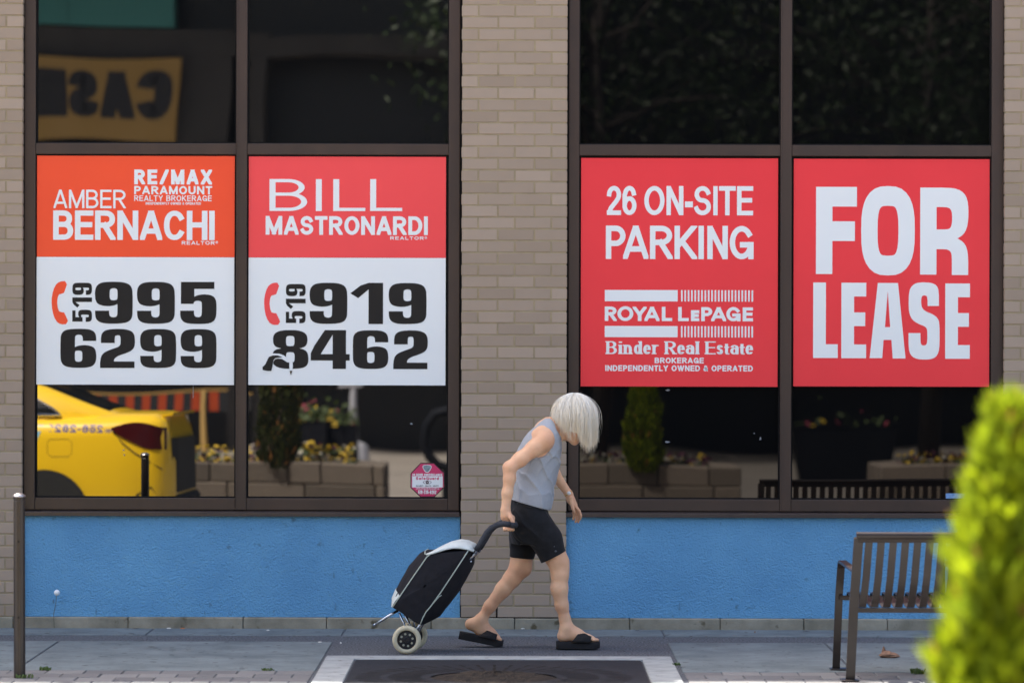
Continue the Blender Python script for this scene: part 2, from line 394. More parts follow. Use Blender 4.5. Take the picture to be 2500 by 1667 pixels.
def on_wall(px, py, Y):
    """put3 for lettering laid out in facade pixels with y up = -py"""
    def f(x, y, z):
        v = flat(x, -y, Y); return (v.x, v.y - z, v.z)
    return f
# ------------------------------------------------------------------ materials of the place
M_brick = mat('brick', s2l((168, 150, 133)), .85, c2=s2l((153, 136, 119)), rnd=True, nscale=7, nmix=.5, bump=(160, .25, .002), spec=.2)
M_mortar = mat('mortar', s2l((166, 151, 121)), .95, c2=s2l((146, 132, 108)), nscale=9, spec=.1)
M_black = mat('sealant', (.006, .005, .005), .8, spec=.2)
M_frame = mat('bronze_aluminium', s2l((68, 52, 43)), .42, metal=.0, spec=.45, c2=s2l((58, 45, 38)), nscale=5, stretch=(1, 1, .3))
M_sill = mat('sill_metal', s2l((58, 48, 46)), .38, c2=s2l((70, 58, 52)), nscale=6)
M_stucco = mat('blue_stucco', (.185, .44, .70), .9, c2=(.15, .37, .62), nscale=2.2, detail=8, bump=(120, 1.0, .015), spec=.15, c3=(.11, .24, .37), n3=14, thr3=.67)
M_plinth = mat('plinth_concrete', s2l((164, 157, 140)), .9, c2=s2l((122, 117, 102)), nscale=5, detail=8, bump=(90, .5, .004), spec=.2, c3=s2l((92, 85, 68)), n3=12, thr3=.62)
M_conc = mat('concrete', s2l((118, 127, 129)), .88, c2=s2l((92, 100, 103)), nscale=3.5, detail=12, bump=(120, .45, .004), spec=.3, c3=s2l((80, 82, 80)), n3=22, thr3=.62)
M_asph = mat('asphalt', s2l((44, 47, 53)), .9, c2=s2l((112, 115, 120)), nscale=85, detail=1.5, bump=(120, .9, .006), spec=.3, c3=s2l((170, 170, 172)), n3=95, thr3=.70)
M_asph2 = mat('road_asphalt', s2l((118, 115, 112)), .9, c2=s2l((136, 132, 128)), nscale=40, bump=(120, .6, .004), spec=.3)
M_dark = mat('cast_iron', s2l((36, 39, 46)), .75, c2=s2l((27, 29, 34)), nscale=12, bump=(140, .5, .003), spec=.25, c3=s2l((66, 64, 62)), n3=34, thr3=.70)
M_paint = mat('white_kerb_stone', s2l((158, 162, 162)), .8, c2=s2l((134, 137, 137)), nscale=9, detail=8, bump=(100, .3, .002), spec=.3, c3=s2l((104, 102, 98)), n3=20, thr3=.64)
M_paver = mat('paver', s2l((126, 125, 124)), .9, c2=s2l((102, 101, 102)), rnd=True, nscale=20, nmix=.6, bump=(110, .4, .003), spec=.2)
M_soil = mat('soil', s2l((40, 38, 38)), .95, c2=s2l((62, 55, 48)), nscale=30, bump=(60, 1, .01), spec=.1)
M_plaza = mat('plaza_concrete', s2l((138, 130, 122)), .9, c2=s2l((118, 112, 106)), nscale=1.2, spec=.2)

def glass_mat(name, refl, base):
    m = bpy.data.materials.new(name); m.use_nodes = True; n = m.node_tree; p = n.nodes['Principled BSDF']
    p.inputs['Base Color'].default_value = (*base, 1); p.inputs['Roughness'].default_value = .35; p.inputs['Specular IOR Level'].default_value = .0
    g = n.nodes.new('ShaderNodeBsdfGlossy'); g.inputs['Roughness'].default_value = 0.0; g.inputs['Color'].default_value = (1, .99, .97, 1)
    mx = n.nodes.new('ShaderNodeMixShader')
    fr = n.nodes.new('ShaderNodeFresnel'); fr.inputs['IOR'].default_value = 1.5
    # coated dark glazing: a constant mirror part plus the ordinary glancing reflection
    md = n.nodes.new('ShaderNodeMath'); md.operation = 'ADD'; md.inputs[1].default_value = refl - .04
    n.links.new(fr.outputs[0], md.inputs[0]); n.links.new(md.outputs[0], mx.inputs[0])
    n.links.new(p.outputs[0], mx.inputs[1]); n.links.new(g.outputs[0], mx.inputs[2]); n.links.new(mx.outputs[0], n.nodes['Material Output'].inputs[0])
    return m
M_glass_a = glass_mat('tinted_glass', .17, (.004, .0042, .0046))
M_glass_b = glass_mat('darker_tinted_glass', .042, (.0028, .003, .0034))

# ------------------------------------------------------------------ ground
g = MB(); g.box(-300, 300, -300, 300, -.6, -.16); struct('ground', g, M_asph2)
g = MB(); g.box(-60, 60, -10.6, -4.35, -.16, -.12); struct('road', g, M_asph2)
g = MB(); g.box(-40, 40, -4.2, 3, -.155, 0.0); struct('sidewalk', g, M_asph)
g = MB()
for i in range(-20, 20): g.box(i * 2 + .004, i * 2 + 1.996, -4.35, -4.205, -.155, .006, bev=.008)
struct('kerb', g, M_paint)
g = MB(); g.box(-60, 60, -60, -10.6, -.155, .0); struct('plaza', g, M_plaza)
# strip of concrete along the wall, slabs and pavers
g = MB()
xs = [-9, -7.2, -5.35, -3.86, -2.05, -.02 - .93, .86, 2.62, 4.4, 6.2, 8]
for a, b in zip(xs, xs[1:]): g.box(a + .005, b - .005, -.485, -.03, -.05, .005, bev=.003)
xs = [-8.1, -6.2, -4.35, -2.48, -.975]
for a, b in zip(xs, xs[1:]): g.box(a + .006, b - .006, -2.705, -.945, -.05, .006, bev=.003)
xs = [.855, 1.72, 3.6, 5.5, 7.4]
for a, b in zip(xs, xs[1:]): g.box(a + .006, b - .006, -2.705, -.945, -.05, .006, bev=.003)
struct('concrete_path', g, M_conc)
g = MB()
for k in range(8):
    y1 = -2.712 - k * .186
    for sgn, e0 in ((-1, -.985), (1, .865)):
        off = (k % 2) * .095
        for i in range(36):
            a = abs(e0) + i * .19 - off; b = a + .184
            a = max(a, abs(e0))
            if b - a < .03: continue
            x0, x1 = (a, b) if sgn > 0 else (-b, -a)
            dz = random.uniform(-.0015, .0015)
            g.box(x0, x1, y1 - .18, y1, -.05, .005 + dz, bev=.003)
struct('paving', g, M_paver)

# tree pit: pale stone frame, dark iron grate with radial slots, earth in the middle
tp = thing('tree_pit', 'square tree pit with pale stone edging and dark iron grate round bare earth', 'tree pit', (-.065, -2.8, 0))
g = MB()
g.box(-.965, .835, -2.07, -1.885, -.05, .012, bev=.004); g.box(-.965, -.812, -3.72, -2.072, -.05, .011, bev=.004)
g.box(.68, .835, -3.72, -2.072, -.05, .011, bev=.004); g.box(-.965, .835, -3.9, -3.722, -.05, .012, bev=.004)
g.build('edging', M_paint, tp)
g = MB(); cx, cy = -.085, -3.06
nseg = 96; ri, ro = .3, .3
ring, outer = [], []
for j in range(nseg):
    a = 2 * math.pi * j / nseg; c, s_ = math.cos(a), math.sin(a)
    ring.append((cx + .31 * c, cy + .31 * s_, .008))
    k_ = min(.74 / max(abs(c), 1e-6), (.98 if s_ > 0 else .65) / max(abs(s_), 1e-6)); outer.append((cx + .019 + k_ * c * .995, cy + k_ * s_ * .995, .008))
g.add(ring + outer, [(j, (j+1) % nseg, nseg + (j+1) % nseg, nseg + j) for j in range(nseg)])
g.build('grate', M_dark, tp)
g = MB()
for j in range(48):
    a = 2 * math.pi * j / 48; c, s_ = math.cos(a), math.sin(a)
    for r0, r1 in ((.36, .52), (.56, .68)):
        w = .0065
        g.add([(cx + r0*c - w*s_, cy + r0*s_ + w*c, .0092), (cx + r0*c + w*s_, cy + r0*s_ - w*c, .0092), (cx + r1*c + w*1.4*s_, cy + r1*s_ - w*1.4*c, .0092), (cx + r1*c - w*1.4*s_, cy + r1*s_ + w*1.4*c, .0092)], [(0, 1, 2, 3)])
g.build('slot', M_black, tp)['kind'] = 'stuff'
g = MB(); vs, fs = [], []
for i in range(9):
    for j in range(40):
        a = 2 * math.pi * j / 40; r_ = .33 * i / 8
        vs.append((cx + r_ * math.cos(a), cy + r_ * math.sin(a), -.004 + .03 * max(0, 1 - (r_ / .33) ** 2) * (1 + .3 * math.sin(7 * a + i)) + random.uniform(0, .006)))
for i in range(8):
    for j in range(40): fs.append((i*40 + j, i*40 + (j+1) % 40, (i+1)*40 + (j+1) % 40, (i+1)*40 + j))
g.add(vs, fs); g.build('earth', M_soil, tp, smooth=True)

# ------------------------------------------------------------------ the brick office building
bld = thing('office_building', 'brown brick building with bronze framed dark windows above blue stucco panels', 'building', (0, 0, 0))
COURSE = 28.75 / 425
def bricks(mb, X0, X1, joint_a, joint_b, z0=.067, z1=6.0):
    """X0..X1 in metres; joint_a / joint_b: X of one upright joint in even / odd courses"""
    k = 0
    while z0 + k * COURSE < z1:
        zb = z0 + k * COURSE; j0 = joint_a if k % 2 == 0 else joint_b; P = .2101
        n0 = math.floor((X0 - j0) / P) - 1; x = j0 + n0 * P
        while x < X1:
            a, b = max(x + .0047, X0 + random.uniform(0, .002)), min(x + P - .0047, X1 - random.uniform(0, .002))
            if b - a > .02:
                mb.box(a, b, random.uniform(-.0012, .0012), .06, zb + .0045, zb + COURSE - .0045, r=random.random(), bev=.0018)
            x += P
        k += 1
PX = lambda px: (px - CX) / 425
pillars = [(-4.2, PX(54.5), PX(13.5), PX(-31)), (PX(1125.5), PX(1384), PX(1214.5), PX(1166.5)), (PX(2451.5), 4.2, PX(2491.5), PX(2536))]
for X0, X1, ja, jb in pillars:
    o = bpy.data.objects.new('tmp', None)
    mb = MB(); bricks(mb, X0, X1, ja, jb)
    p_ = mb.build('brick_pillar', M_brick, bld, fix=False)
    mm = MB(); mm.box(X0 + .004, X1 - .004, .0030, .35, .067, 6.0); mm.build('mortar', M_mortar, p_)
mb = MB(); z = .067
mb.box(PX(1212.8), PX(1216.4), -.0005, .004, .067 + .004, .067 + COURSE); mb.build('weep_hole', M_black, bld)
# wall above the windows, wings to both sides, roof
mb = MB(); mb.box(-2.5, 14, .012, .4, 6.0, 8.0); mb.box(-14, -2.5, .012, .4, 6.0, 8.4); mb.box(-14, -4.2, .012, .4, -.1, 6.0); mb.box(4.2, 14, .012, .4, -.1, 6.0)  # unseen left step of wall and roof added to lengthen the pavement shadow
mb.box(-14, 14, 9.6, 10, -.1, 8.0); mb.box(-14, -13.6, .4, 9.6, -.1, 8.0); mb.box(13.6, 14, .4, 9.6, -.1, 8.0)
M_bt = mat('brick_far', s2l((160, 145, 130)), .85, c2=s2l((150, 134, 119)), nscale=20, spec=.2)
n_ = M_bt.node_tree; bt = n_.nodes.new('ShaderNodeTexBrick'); tc = n_.nodes.new('ShaderNodeTexCoord'); mp = n_.nodes.new('ShaderNodeMapping')
mp.inputs['Rotation'].default_value = (R(-90), 0, 0); n_.links.new(tc.outputs['Object'], mp.inputs[0]); n_.links.new(mp.outputs[0], bt.inputs['Vector'])
bt.inputs['Color1'].default_value = (*s2l((166, 152, 137)), 1); bt.inputs['Color2'].default_value = (*s2l((156, 139, 124)), 1); bt.inputs['Mortar'].default_value = (*s2l((170, 156, 126)), 1)
bt.inputs['Scale'].default_value = 1.0; bt.inputs['Brick Width'].default_value = .2101; bt.inputs['Row Height'].default_value = COURSE; bt.inputs['Mortar Size'].default_value = .0045
n_.links.new(bt.outputs['Color'], n_.nodes['Principled BSDF'].inputs['Base Color'])
mb.build('wall', M_bt, bld)
mb = MB(); mb.box(-2.49, 14.05, -.04, 10.05, 8.002, 8.11, bev=.01); mb.box(-14.05, -2.5, -.04, 10.05, 8.402, 8.5, bev=.01); mb.build('roof', M_frame, bld)
# plinth of concrete blocks under everything
mb = MB(); x = -9.0; i = 0
while x < 9:
    w = random.choice((.52, .6, .66, .48)); mb.box(x + .002, x + w - .002, -.012 + random.uniform(-.002, .002), .3, -.02, .0665 + random.uniform(-.002, 0.0), bev=.004); x += w
mb.build('plinth', M_plinth, bld)
mb = MB(); mb.box(PX(1127), PX(1383), -.004, .01, .0668, .0705); mb.build('joint_seal', M_black, bld)

M_smear = mat('dried_smear', (.22, .23, .24), .8)
YF, YG, YS, YB = .045, .085, .02, .03     # frame face, glass, sill face, stucco face
def window_unit(x0, x1, glass_x, lev):
    """one shopfront window: x0..x1 outer frame, glass_x: list of glazed openings (facade pixels)"""
    w = bpy.data.objects.new('window', None); COL.objects.link(w); put(w, bld)
    FX = lambda p, Y: flat(p, 0, Y).x
    FZ = lambda p, Y: flat(0, p, Y).z
    TOPZ = 4.35
    f = MB()
    zb, zt0, zt1, zg = FZ(1246.5, YF), FZ(379.5, YF), FZ(352.5, YF), FZ(1217.5, YF)
    edges = [x0] + [e for gx in glass_x for e in gx] + [x1]
    for a, b in zip(edges[0::2], edges[1::2]):      # uprights
        mid = a not in (x0,) and b not in (x1,)
        f.box(FX(a, YF), FX(b, YF), YF, .2, zb, TOPZ, bev=.0025)
        if mid: f.box(FX(a + 1.2, YF), FX(a + 3.0, YF), YF - .004, YF, zb + .002, TOPZ)
    for gx in glass_x:
        a, b = FX(gx[0], YF) + .0005, FX(gx[1], YF) - .0005
        f.box(a, b, YF + .003, .2, zt0, zt1, bev=.0025); f.box(a, b, YF + .003, .2, zb, zg, bev=.0025); f.box(a, b, YF + .003, .2, TOPZ - .07, TOPZ - .001)
    f.box(FX(x0, YF), FX(x1, YF), YF, .2, TOPZ, TOPZ + .03)
    f.build('frame', M_frame, w, fix=False)
    gk = MB()
    for gx in glass_x:                              # black rubber round each pane
        for z0, z1 in ((zg, zt0), (zt1, TOPZ - .07)):
            a, b = FX(gx[0], YF), FX(gx[1], YF); t = .008
            gk.box(a, a + t, YF + .018, YG + .01, z0, z1); gk.box(b - t, b, YF + .018, YG + .01, z0, z1)
            gk.box(a + t, b - t, YF + .018, YG + .01, z0, z0 + t); gk.box(a + t, b - t, YF + .018, YG + .01, z1 - t, z1)
    gk.build('gasket', M_black, w)
    s_ = MB()
    xa, xb = FX(x0, YS) , FX(x1, YS)
    s_.box(xa - .01, xb + .003, .0, .19, FZ(1262, 0), FZ(1252, 0), bev=.002)
    s_.add([(xa - .008, .002, FZ(1252, 0) + .0005), (xb + .002, .002, FZ(1252, 0) + .0005), (xb + .002, YF + .006, zb - .004), (xa - .008, YF + .006, zb - .004)], [(0, 1, 2, 3)])
    s_.build('sill', M_sill, w)
    for k, gx in enumerate(glass_x):
        for part, (z0, z1) in enumerate(((zg, zt0), (zt1, TOPZ - .07))):
            m_ = MB(); a, b = FX(gx[0], YG) - .01, FX(gx[1], YG) + .01; z0 -= .01; z1 += .01
            nx, nz = 24, 30; ph = random.uniform(0, 6); tilt = lev[k] if part == 0 else 0.0; vs = []
            for j in range(nz + 1):
                for i in range(nx + 1):
                    u, v = i / nx, j / nz; x, zz = a + (b - a) * u, z0 + (z1 - z0) * v
                    y = YG + tilt * (u - .5) * (b - a) + .00016 * math.sin(5.2 * x + ph + 2 * math.sin(2.1 * zz)) + .00013 * math.sin(6.1 * zz + ph * 2 + math.sin(3 * x)) + .0009 * (u - .5) ** 2
                    vs.append((x, y, zz))
            m_.add(vs, [(j*(nx+1)+i, j*(nx+1)+i+1, (j+1)*(nx+1)+i+1, (j+1)*(nx+1)+i) for j in range(nz) for i in range(nx)])
            m_.build('pane', M_glass_a if x0 < 1000 else M_glass_b, w, smooth=True, fix=False)
    for (sx, sy, sw, sh_) in [q for q in ((1631, 951, 7, 3), (1630.5, 1077, 8, 3.2), (1857, 1068, 3, 6), (1842, 1056, 3, 1.5), (1005, 1035, 5, 4), (472, 960, 1.2, 22), (302, 1101, 3, 3), (304, 1113, 2.2, 2.2)) if x0 < q[0] < x1]:
        sm = MB(); kk = 8; c_ = flat(sx, sy, YG - .004); vs = []
        for q in range(kk): r_ = random.uniform(.45, 1.1); vs.append((c_.x + sw / 425 * r_ * math.cos(6.283 * q / kk), YG - .004, c_.z + sh_ / 425 * r_ * math.sin(6.283 * q / kk)))
        sm.add(vs, [tuple(range(kk))]); sm.build('smudge', M_smear, w, fix=False)
    bk = MB(); bk.box(FX(x0 - 12, .1), FX(x1 + 12, .1), .11, .3, .05, TOPZ + .05); bk.build('backing', M_black, w)
    return w
window_unit(58.5, 1121.5, [(85.5, 575.5), (602, 1094.5)], (.0036, .0002))
window_unit(1387.5, 2448.5, [(1413, 1905), (1932, 2420)], (.0003, .0002))
for a, b in ((58, 1124), (1386, 2449)):
    mb = MB(); mb.box(PX(a) - .005, PX(b) + .001, YB, .25, .067, flat(0, 1262, YB).z); mb.build('stucco_panel', M_stucco, bld)
for a, b in ((54.5, 58.5), (1121.5, 1125.5), (1384, 1387.5), (2448.5, 2451.5)):
    mb = MB(); mb.box(PX(a) - .002, PX(b) + .003, .05, .3, .067, 4.3); mb.build('joint_seal', M_black, bld)

M_grime = mat('grime', (.10, .22, .34), .9, c2=(.13, .30, .48), nscale=30); M_gum = mat('gum', s2l((66, 68, 68)), .9)
g = MB(); r_ = random.Random(12)
for i in range(70):
    x = r_.uniform(-2.75, 2.75)
    if -.32 < x < .34: continue
    low = r_.random() < .75; z = .07 + abs(r_.gauss(0, .05)) if low else r_.uniform(.1, .62); w, h = r_.uniform(.003, .012), (r_.uniform(.003, .012) if r_.random() < .75 else r_.uniform(.02, .06))
    k = 7; g.add([(x + w * .5 * r_.uniform(.6, 1.2) * math.cos(6.283*q/k), YB - .0045, max(.069, z + h * .5 * r_.uniform(.6, 1.2) * math.sin(6.283*q/k))) for q in range(k)], [tuple(range(k))])
o = g.build('splash_mark', M_grime, bld, fix=False); o['kind'] = 'stuff'
g = MB()
for i in range(150):
    x, y = r_.uniform(-3, 3), r_.uniform(-2.68, -.06); w = r_.uniform(.006, .02); k = 8
    if -.96 < x < .84 and y < -1.86: continue
    g.add([(x + w * r_.uniform(.7, 1.1) * math.cos(6.283*q/k), y + w * r_.uniform(.7, 1.1) * math.sin(6.283*q/k), .0072) for q in range(k)], [tuple(range(k))])
o = struct('gum_spots', g, M_gum, fix=False); o['kind'] = 'stuff'; o['label'] = 'dark gum spots trodden into the concrete slabs'; o['category'] = 'stains'
# ------------------------------------------------------------------ the four window signs
M_orange = mat('orange_vinyl', (.97, .088, .026), .38, c2=(.93, .080, .024), nscale=2, spec=.45, bump=(4, .25, .012))
M_red = mat('red_vinyl', (.95, .078, .080), .38, c2=(.92, .070, .074), nscale=2, spec=.45, bump=(4, .25, .012))
M_red2 = mat('deep_red_vinyl', (.90, .042, .052), .38, c2=(.86, .038, .048), nscale=2, spec=.45, bump=(4, .25, .012))
M_white = mat('white_vinyl', (.84, .86, .85), .38, c2=(.82, .84, .83), nscale=2, spec=.45, bump=(4, .25, .012))
M_ink = mat('black_vinyl', (.019, .016, .014), .6, c2=(.024, .021, .018), nscale=3, spec=.2)
YP, YL = .060, .0592
PH = [(385,205),(350,207),(320,216),(290,240),(268,280),(253,330),(244,385),(243,430),(247,490),(258,550),(276,600),(302,640),(330,658),(360,664),(395,662),(404,650),(417,628),(405,598),(376,538),(345,534),(322,525),(309,490),(302,440),(304,400),(312,365),(322,346),(345,340),(374,330),(390,285),(405,240)]
def sign_root(name, label, x0, x1, y0, y1):
    return thing(name, label, 'sign', flat((x0 + x1) / 2, y1, YP))
def plate(root, name, x0, x1, y0, y1, m, Y=YP):
    mb = MB(); a, b = flat(x0, y1, Y), flat(x1, y0, Y); mb.box(a.x, b.x, Y, Y + .004, a.z, b.z); return mb.build(name, m, root)
pw = on_wall(0, 0, YL)
def lettering(root, m, items, name='lettering'):
    """items: (text, x0, x1, y0, y1, tx, ty[, e, gap])"""
    mb = MB()
    for it in items:
        if it[0] in DIGIT and name == 'phone_number': digit(mb, it[0], it[1], it[2], -it[4], -it[3], pw)
        elif len(it[0]) == 1: letter(mb, it[0], it[1], it[2], -it[4], -it[3], it[5], it[6], pw, it[7] if len(it) > 7 else 2.0)
        else: text(mb, it[0], it[1], it[2], -it[4], -it[3], it[5], it[6], pw, it[7] if len(it) > 7 else 2.0, it[8] if len(it) > 8 else .14)
    return mb.build(name, m, root, fix=False)
def rot519(mb, x0, x1, yb, yt, tx, ty):
    """519 turned a quarter left: tops at x0, reads upwards from yb to yt"""
    L_ = yb - yt
    put_ = lambda x, y, z: pw(x1 - y, -(yb - x), z)
    w = L_ / 3 * .93
    for k, ch in enumerate('519'):
        a = k * (L_ - w) / 2 if k != 1 else (L_ - w) / 2 + w * .06
        digit(mb, ch, a, a + (w * .84 if ch == '1' else w), 0, x1 - x0, put_)
def phone(root, m, ox, oy, s):
    mb = MB(); P = [pw(ox + x / s, -(oy + y / s), .0002) for x, y in PH]
    n = len(P); half = 15
    # strip the handset between its outer and its inner outline
    out, inn = P[:16], P[16:][::-1]
    A = out + inn
    mb.add(A, [(i, min(i+1, 15), 16 + min(int((i+1) * 13 / 15), 13), 16 + int(i * 13 / 15)) for i in range(15)])
    return mb.build('phone_icon', m, root, fix=False)

s1 = sign_root('lease_sign', 'orange and white window sign with 519 995 6299, leftmost of the four', 90, 572, 383, 942)
plate(s1, 'header_panel', 89.5, 572, 383.5, 630, M_orange); plate(s1, 'number_panel', 88.8, 571.5, 630.4, 941.5, M_white)
D = 2.2
lettering(s1, M_white, [('RE/MAX', 326.7, 516.6, 414.4 + D, 450.7 + D, 9, 8.4, 2, .16), ('PARAMOUNT', 326.7, 517.2, 454.6 + D, 474.8 + D, 4.6, 4.2), ('REALTY BROKERAGE', 326.7, 516, 477.5 + D, 491.3 + D, 2.3, 2.2),
    ('INDEPENDENTLY OWNED & OPERATED', 354.7, 489.7, 494 + D, 500.2 + D, 1.3, 1.2), ('AMBER', 129.7, 306.5, 464 + D, 509.2 + D, 5.6, 5.6, 2, .1),
    ('BERNACHI', 129, 523.4, 514.6 + D, 586.3 + D, 13.6, 12.8, 2.2, .06), ('REALTOR', 443, 523.5, 588.6 + D, 597.5 + D, 2.0, 1.7, 2, .2)])
mb = MB(); letter(mb, 'O', 525.5, 531.5, -(594.5 + D), -(588.5 + D), .8, .8, pw); letter(mb, 'R', 527.3, 530, -(593.2 + D), -(590 + D), .7, .6, pw); mb.build('trade_mark', M_white, s1, fix=False)
lettering(s1, M_ink, [(c, x0, x1, 688.2 + D, 790.6 + D, 36, 16.5, 3.4) for c, x0, x1 in (('9', 231.4, 323.7), ('9', 334, 426.6), ('5', 439.6, 528.5))] +
    [(c, x0, x1, 803 + D, 898.5 + D, 34, 14.5, 3.4) for c, x0, x1 in (('6', 147.6, 235.3), ('2', 244.5, 329.4), ('9', 342, 430), ('9', 440.8, 528.5))], 'phone_number')
mb = MB(); rot519(mb, 176.3, 224.3, 786.2 + D, 691 + D, 11, 8.6); mb.build('area_code', M_ink, s1, fix=False)
phone(s1, M_orange, 70, 640 + D, 4.3556)

s2 = sign_root('lease_sign', 'red and white window sign with 519 919 8462 and a torn lower digit', 606, 1088, 383, 942)
D = 1.1
plate(s2, 'header_panel', 606.6, 1087.7, 384, 630.2, M_red); plate(s2, 'number_panel', 606.4, 1087.6, 630.6, 941.2, M_white)
lettering(s2, M_white, [('B', 657, 749, 437.9 + D, 515.7 + D, 14.6, 7.8), ('I', 770.2, 784.6, 437.9 + D, 515.7 + D, 14.4, 7.8), ('L', 812.6, 891, 437.9 + D, 515.5 + D, 14.6, 7.8), ('L', 902.8, 981, 437.5 + D, 515.2 + D, 14.6, 7.8),
    ('MASTRONARDI', 647.9, 1043.7, 528 + D, 573.6 + D, 9.4, 9.0, 2, .09), ('REALTOR', 952, 1034, 577.2 + D, 585.2 + D, 2.0, 1.6, 2, .2)])
mb = MB(); letter(mb, 'O', 1036, 1042, -(583 + D), -(577 + D), .8, .8, pw); letter(mb, 'R', 1037.8, 1040.4, -(581.7 + D), -(578.5 + D), .7, .6, pw); mb.build('trade_mark', M_white, s2, fix=False)
lettering(s2, M_ink, [(c, x0, x1, 690.4 + D, 790.8 + D, 36, 16.5, 3.4) for c, x0, x1 in (('9', 755.4, 847.6), ('1', 854.9, 934.9), ('9', 948.6, 1041))] +
    [(c, x0, x1, 805.8 + D, 900.5 + D, 34, 14.5, 3.4) for c, x0, x1 in (('8', 664.7, 753.2), ('4', 758.7, 853.8), ('6', 861.5, 948.2), ('2', 960.3, 1044.4))], 'phone_number')
mb = MB(); rot519(mb, 697.7, 745.9, 789.3 + D, 693.7 + D, 11, 8.6); mb.build('area_code', M_ink, s2, fix=False)
phone(s2, M_red, 590, 640 + D + 4.5, 4.45)
# the torn corner of the 8: a white bared strip and the curled black flap beside it
T = lambda x, y, z=.0015: pw(590 + x / 4.523, -(640 + D + y / 4.523), z)
mb = MB()
po = [(335,1012),(372,1016),(420,1018),(460,1030),(490,1050),(492,1040),(560,1030),(562,1100),(566,1150),(562,1198),(528,1198),(527,1150),(524,1112),(500,1100),(470,1082),(440,1068),(400,1066),(372,1072),(352,1095),(345,1140),(300,1200),(225,1205),(230,1140),(290,1050)]
pi = [T(x, y) for x, y in po]
c0 = [(335,1012),(372,1016),(420,1018),(460,1030),(490,1050),(524,1112),(500,1100),(470,1082),(440,1068),(400,1066),(372,1072),(352,1095),(345,1140),(350,1160),(300,1210),(222,1210),(226,1130),(290,1040)]
mb.add([T(x, y) for x, y in [(330,1008),(420,1012),(470,1032),(495,1052),(520,1110),(500,1104),(470,1084),(440,1068),(400,1066),(372,1072)]], [tuple(range(10))])
mb.add([T(x, y, .0016) for x, y in [(330,1008),(372,1072),(352,1095),(345,1140),(352,1178),(300,1215),(220,1215),(222,1130),(285,1040)]], [tuple(range(9))])
mb.add([T(x, y, .0017) for x, y in [(528,1060),(562,1060),(566,1150),(562,1200),(530,1200),(527,1150)]], [tuple(range(6))])
mb.build('torn_patch', M_white, s2, fix=False)
mb = MB()
mb.add([T(x, y, .003) for x, y in [(300,1048),(345,1030),(400,1030),(450,1050),(405,1056),(372,1062),(352,1085),(345,1120),(340,1160),(328,1203),(290,1203),(233,1192),(230,1160),(262,1130)]], [tuple(range(14))])
mb.add([T(x, y, .003) for x, y in [(532,1200),(560,1200),(544,1250)]], [(0, 1, 2)])
mb.build('torn_flap', M_ink, s2, fix=False)

s3 = sign_root('lease_sign', 'red window sign reading 26 ON-SITE PARKING above a white barred emblem', 1417, 1899, 385, 942)
D = -1.1
plate(s3, 'panel', 1417.8, 1898.6, 385.5, 942.4, M_red2)
P_ = lambda a: 1400 + a / 4.523
q_ = lambda b: 370 + b / 4.523 + D
r_ = lambda b: 670 + b / 4.523 + D
it = [(c, P_(a), P_(b), q_(382), q_(704), 10.9, 11.3) for c, a, b in (('2',365,522),('6',537,692),('O',778,1002),('N',1023,1210),('S',1327,1515),('I',1540,1588),('T',1603,1788),('E',1802,1980))]
it += [(c, P_(a), P_(b), q_(820), q_(1188), 13.2, 13.6) for c, a, b in (('P',355,572),('A',545,825),('R',842,1095),('K',1113,1365),('I',1378,1437),('N',1475,1702),('G',1722,1987))]
it += [(c, P_(a), P_(b), r_(y), r_(515), 8.8, 7.6) for c, a, b, y in (('R',345,478,356),('O',485,660,352),('Y',653,808,357),('A',783,950,357),('L',975,1090,358),('L',1155,1273,359),('E',1297,1388,394),('P',1410,1532,360),('A',1520,1685,360),('G',1687,1845,358),('E',1868,1982,362))]
it += [('BROKERAGE', P_(897), P_(1440), r_(918), r_(980), 3.2, 2.9, 2, .12), ('INDEPENDENTLY OWNED & OPERATED', P_(352), P_(1982), r_(1003), r_(1067), 3.2, 2.9, 2, .12)]
lettering(s3, M_white, it)
mb = MB()
for ch, a, b, y in (('B',355,480,738),('i',497,540,738),('n',548,645,738),('d',660,757,738),('e',772,855,738),('r',865,945,738),('R',1003,1135,738),('e',1147,1230,738),('a',1240,1335,738),('l',1345,1392,738),('E',1450,1572,738),('s',1583,1652,738),('t',1664,1722,765),('a',1732,1825,738),('t',1834,1893,765),('e',1900,1985,738)):
    if ch in 'il': letter(mb, ch, P_((a+b)/2) - 4, P_((a+b)/2) + 4, -r_(880), -r_(y), 8, 2.6, pw, 2, .2)
    else: letter(mb, ch, P_(a + (8 if ch in 'BREnrd' else 0)), P_(b), -r_(880), -r_(y), 7.4, 2.7, pw, 2, .3)
a, b = P_(1227), P_(1315); mb.add([pw(a, -q_(617), 0), pw(b, -q_(617), 0), pw(b, -q_(552), 0), pw(a, -q_(552), 0)], [(0, 1, 2, 3)])
mb.build('lettering', M_white, s3, fix=False)
mb = MB()
for y0, y1 in ((173, 298), (570, 693)):
    q = lambda a, b: mb.add([pw(P_(a), -r_(y1), 0), pw(P_(b), -r_(y1), 0), pw(P_(b), -r_(y0), 0), pw(P_(a), -r_(y0), 0)], [(0, 1, 2, 3)])
    q(345, 1150)
    for k in range(22): q(1187 + k * 37.05, 1187 + k * 37.05 + 17.5)
mb.build('emblem', M_white, s3, fix=False)

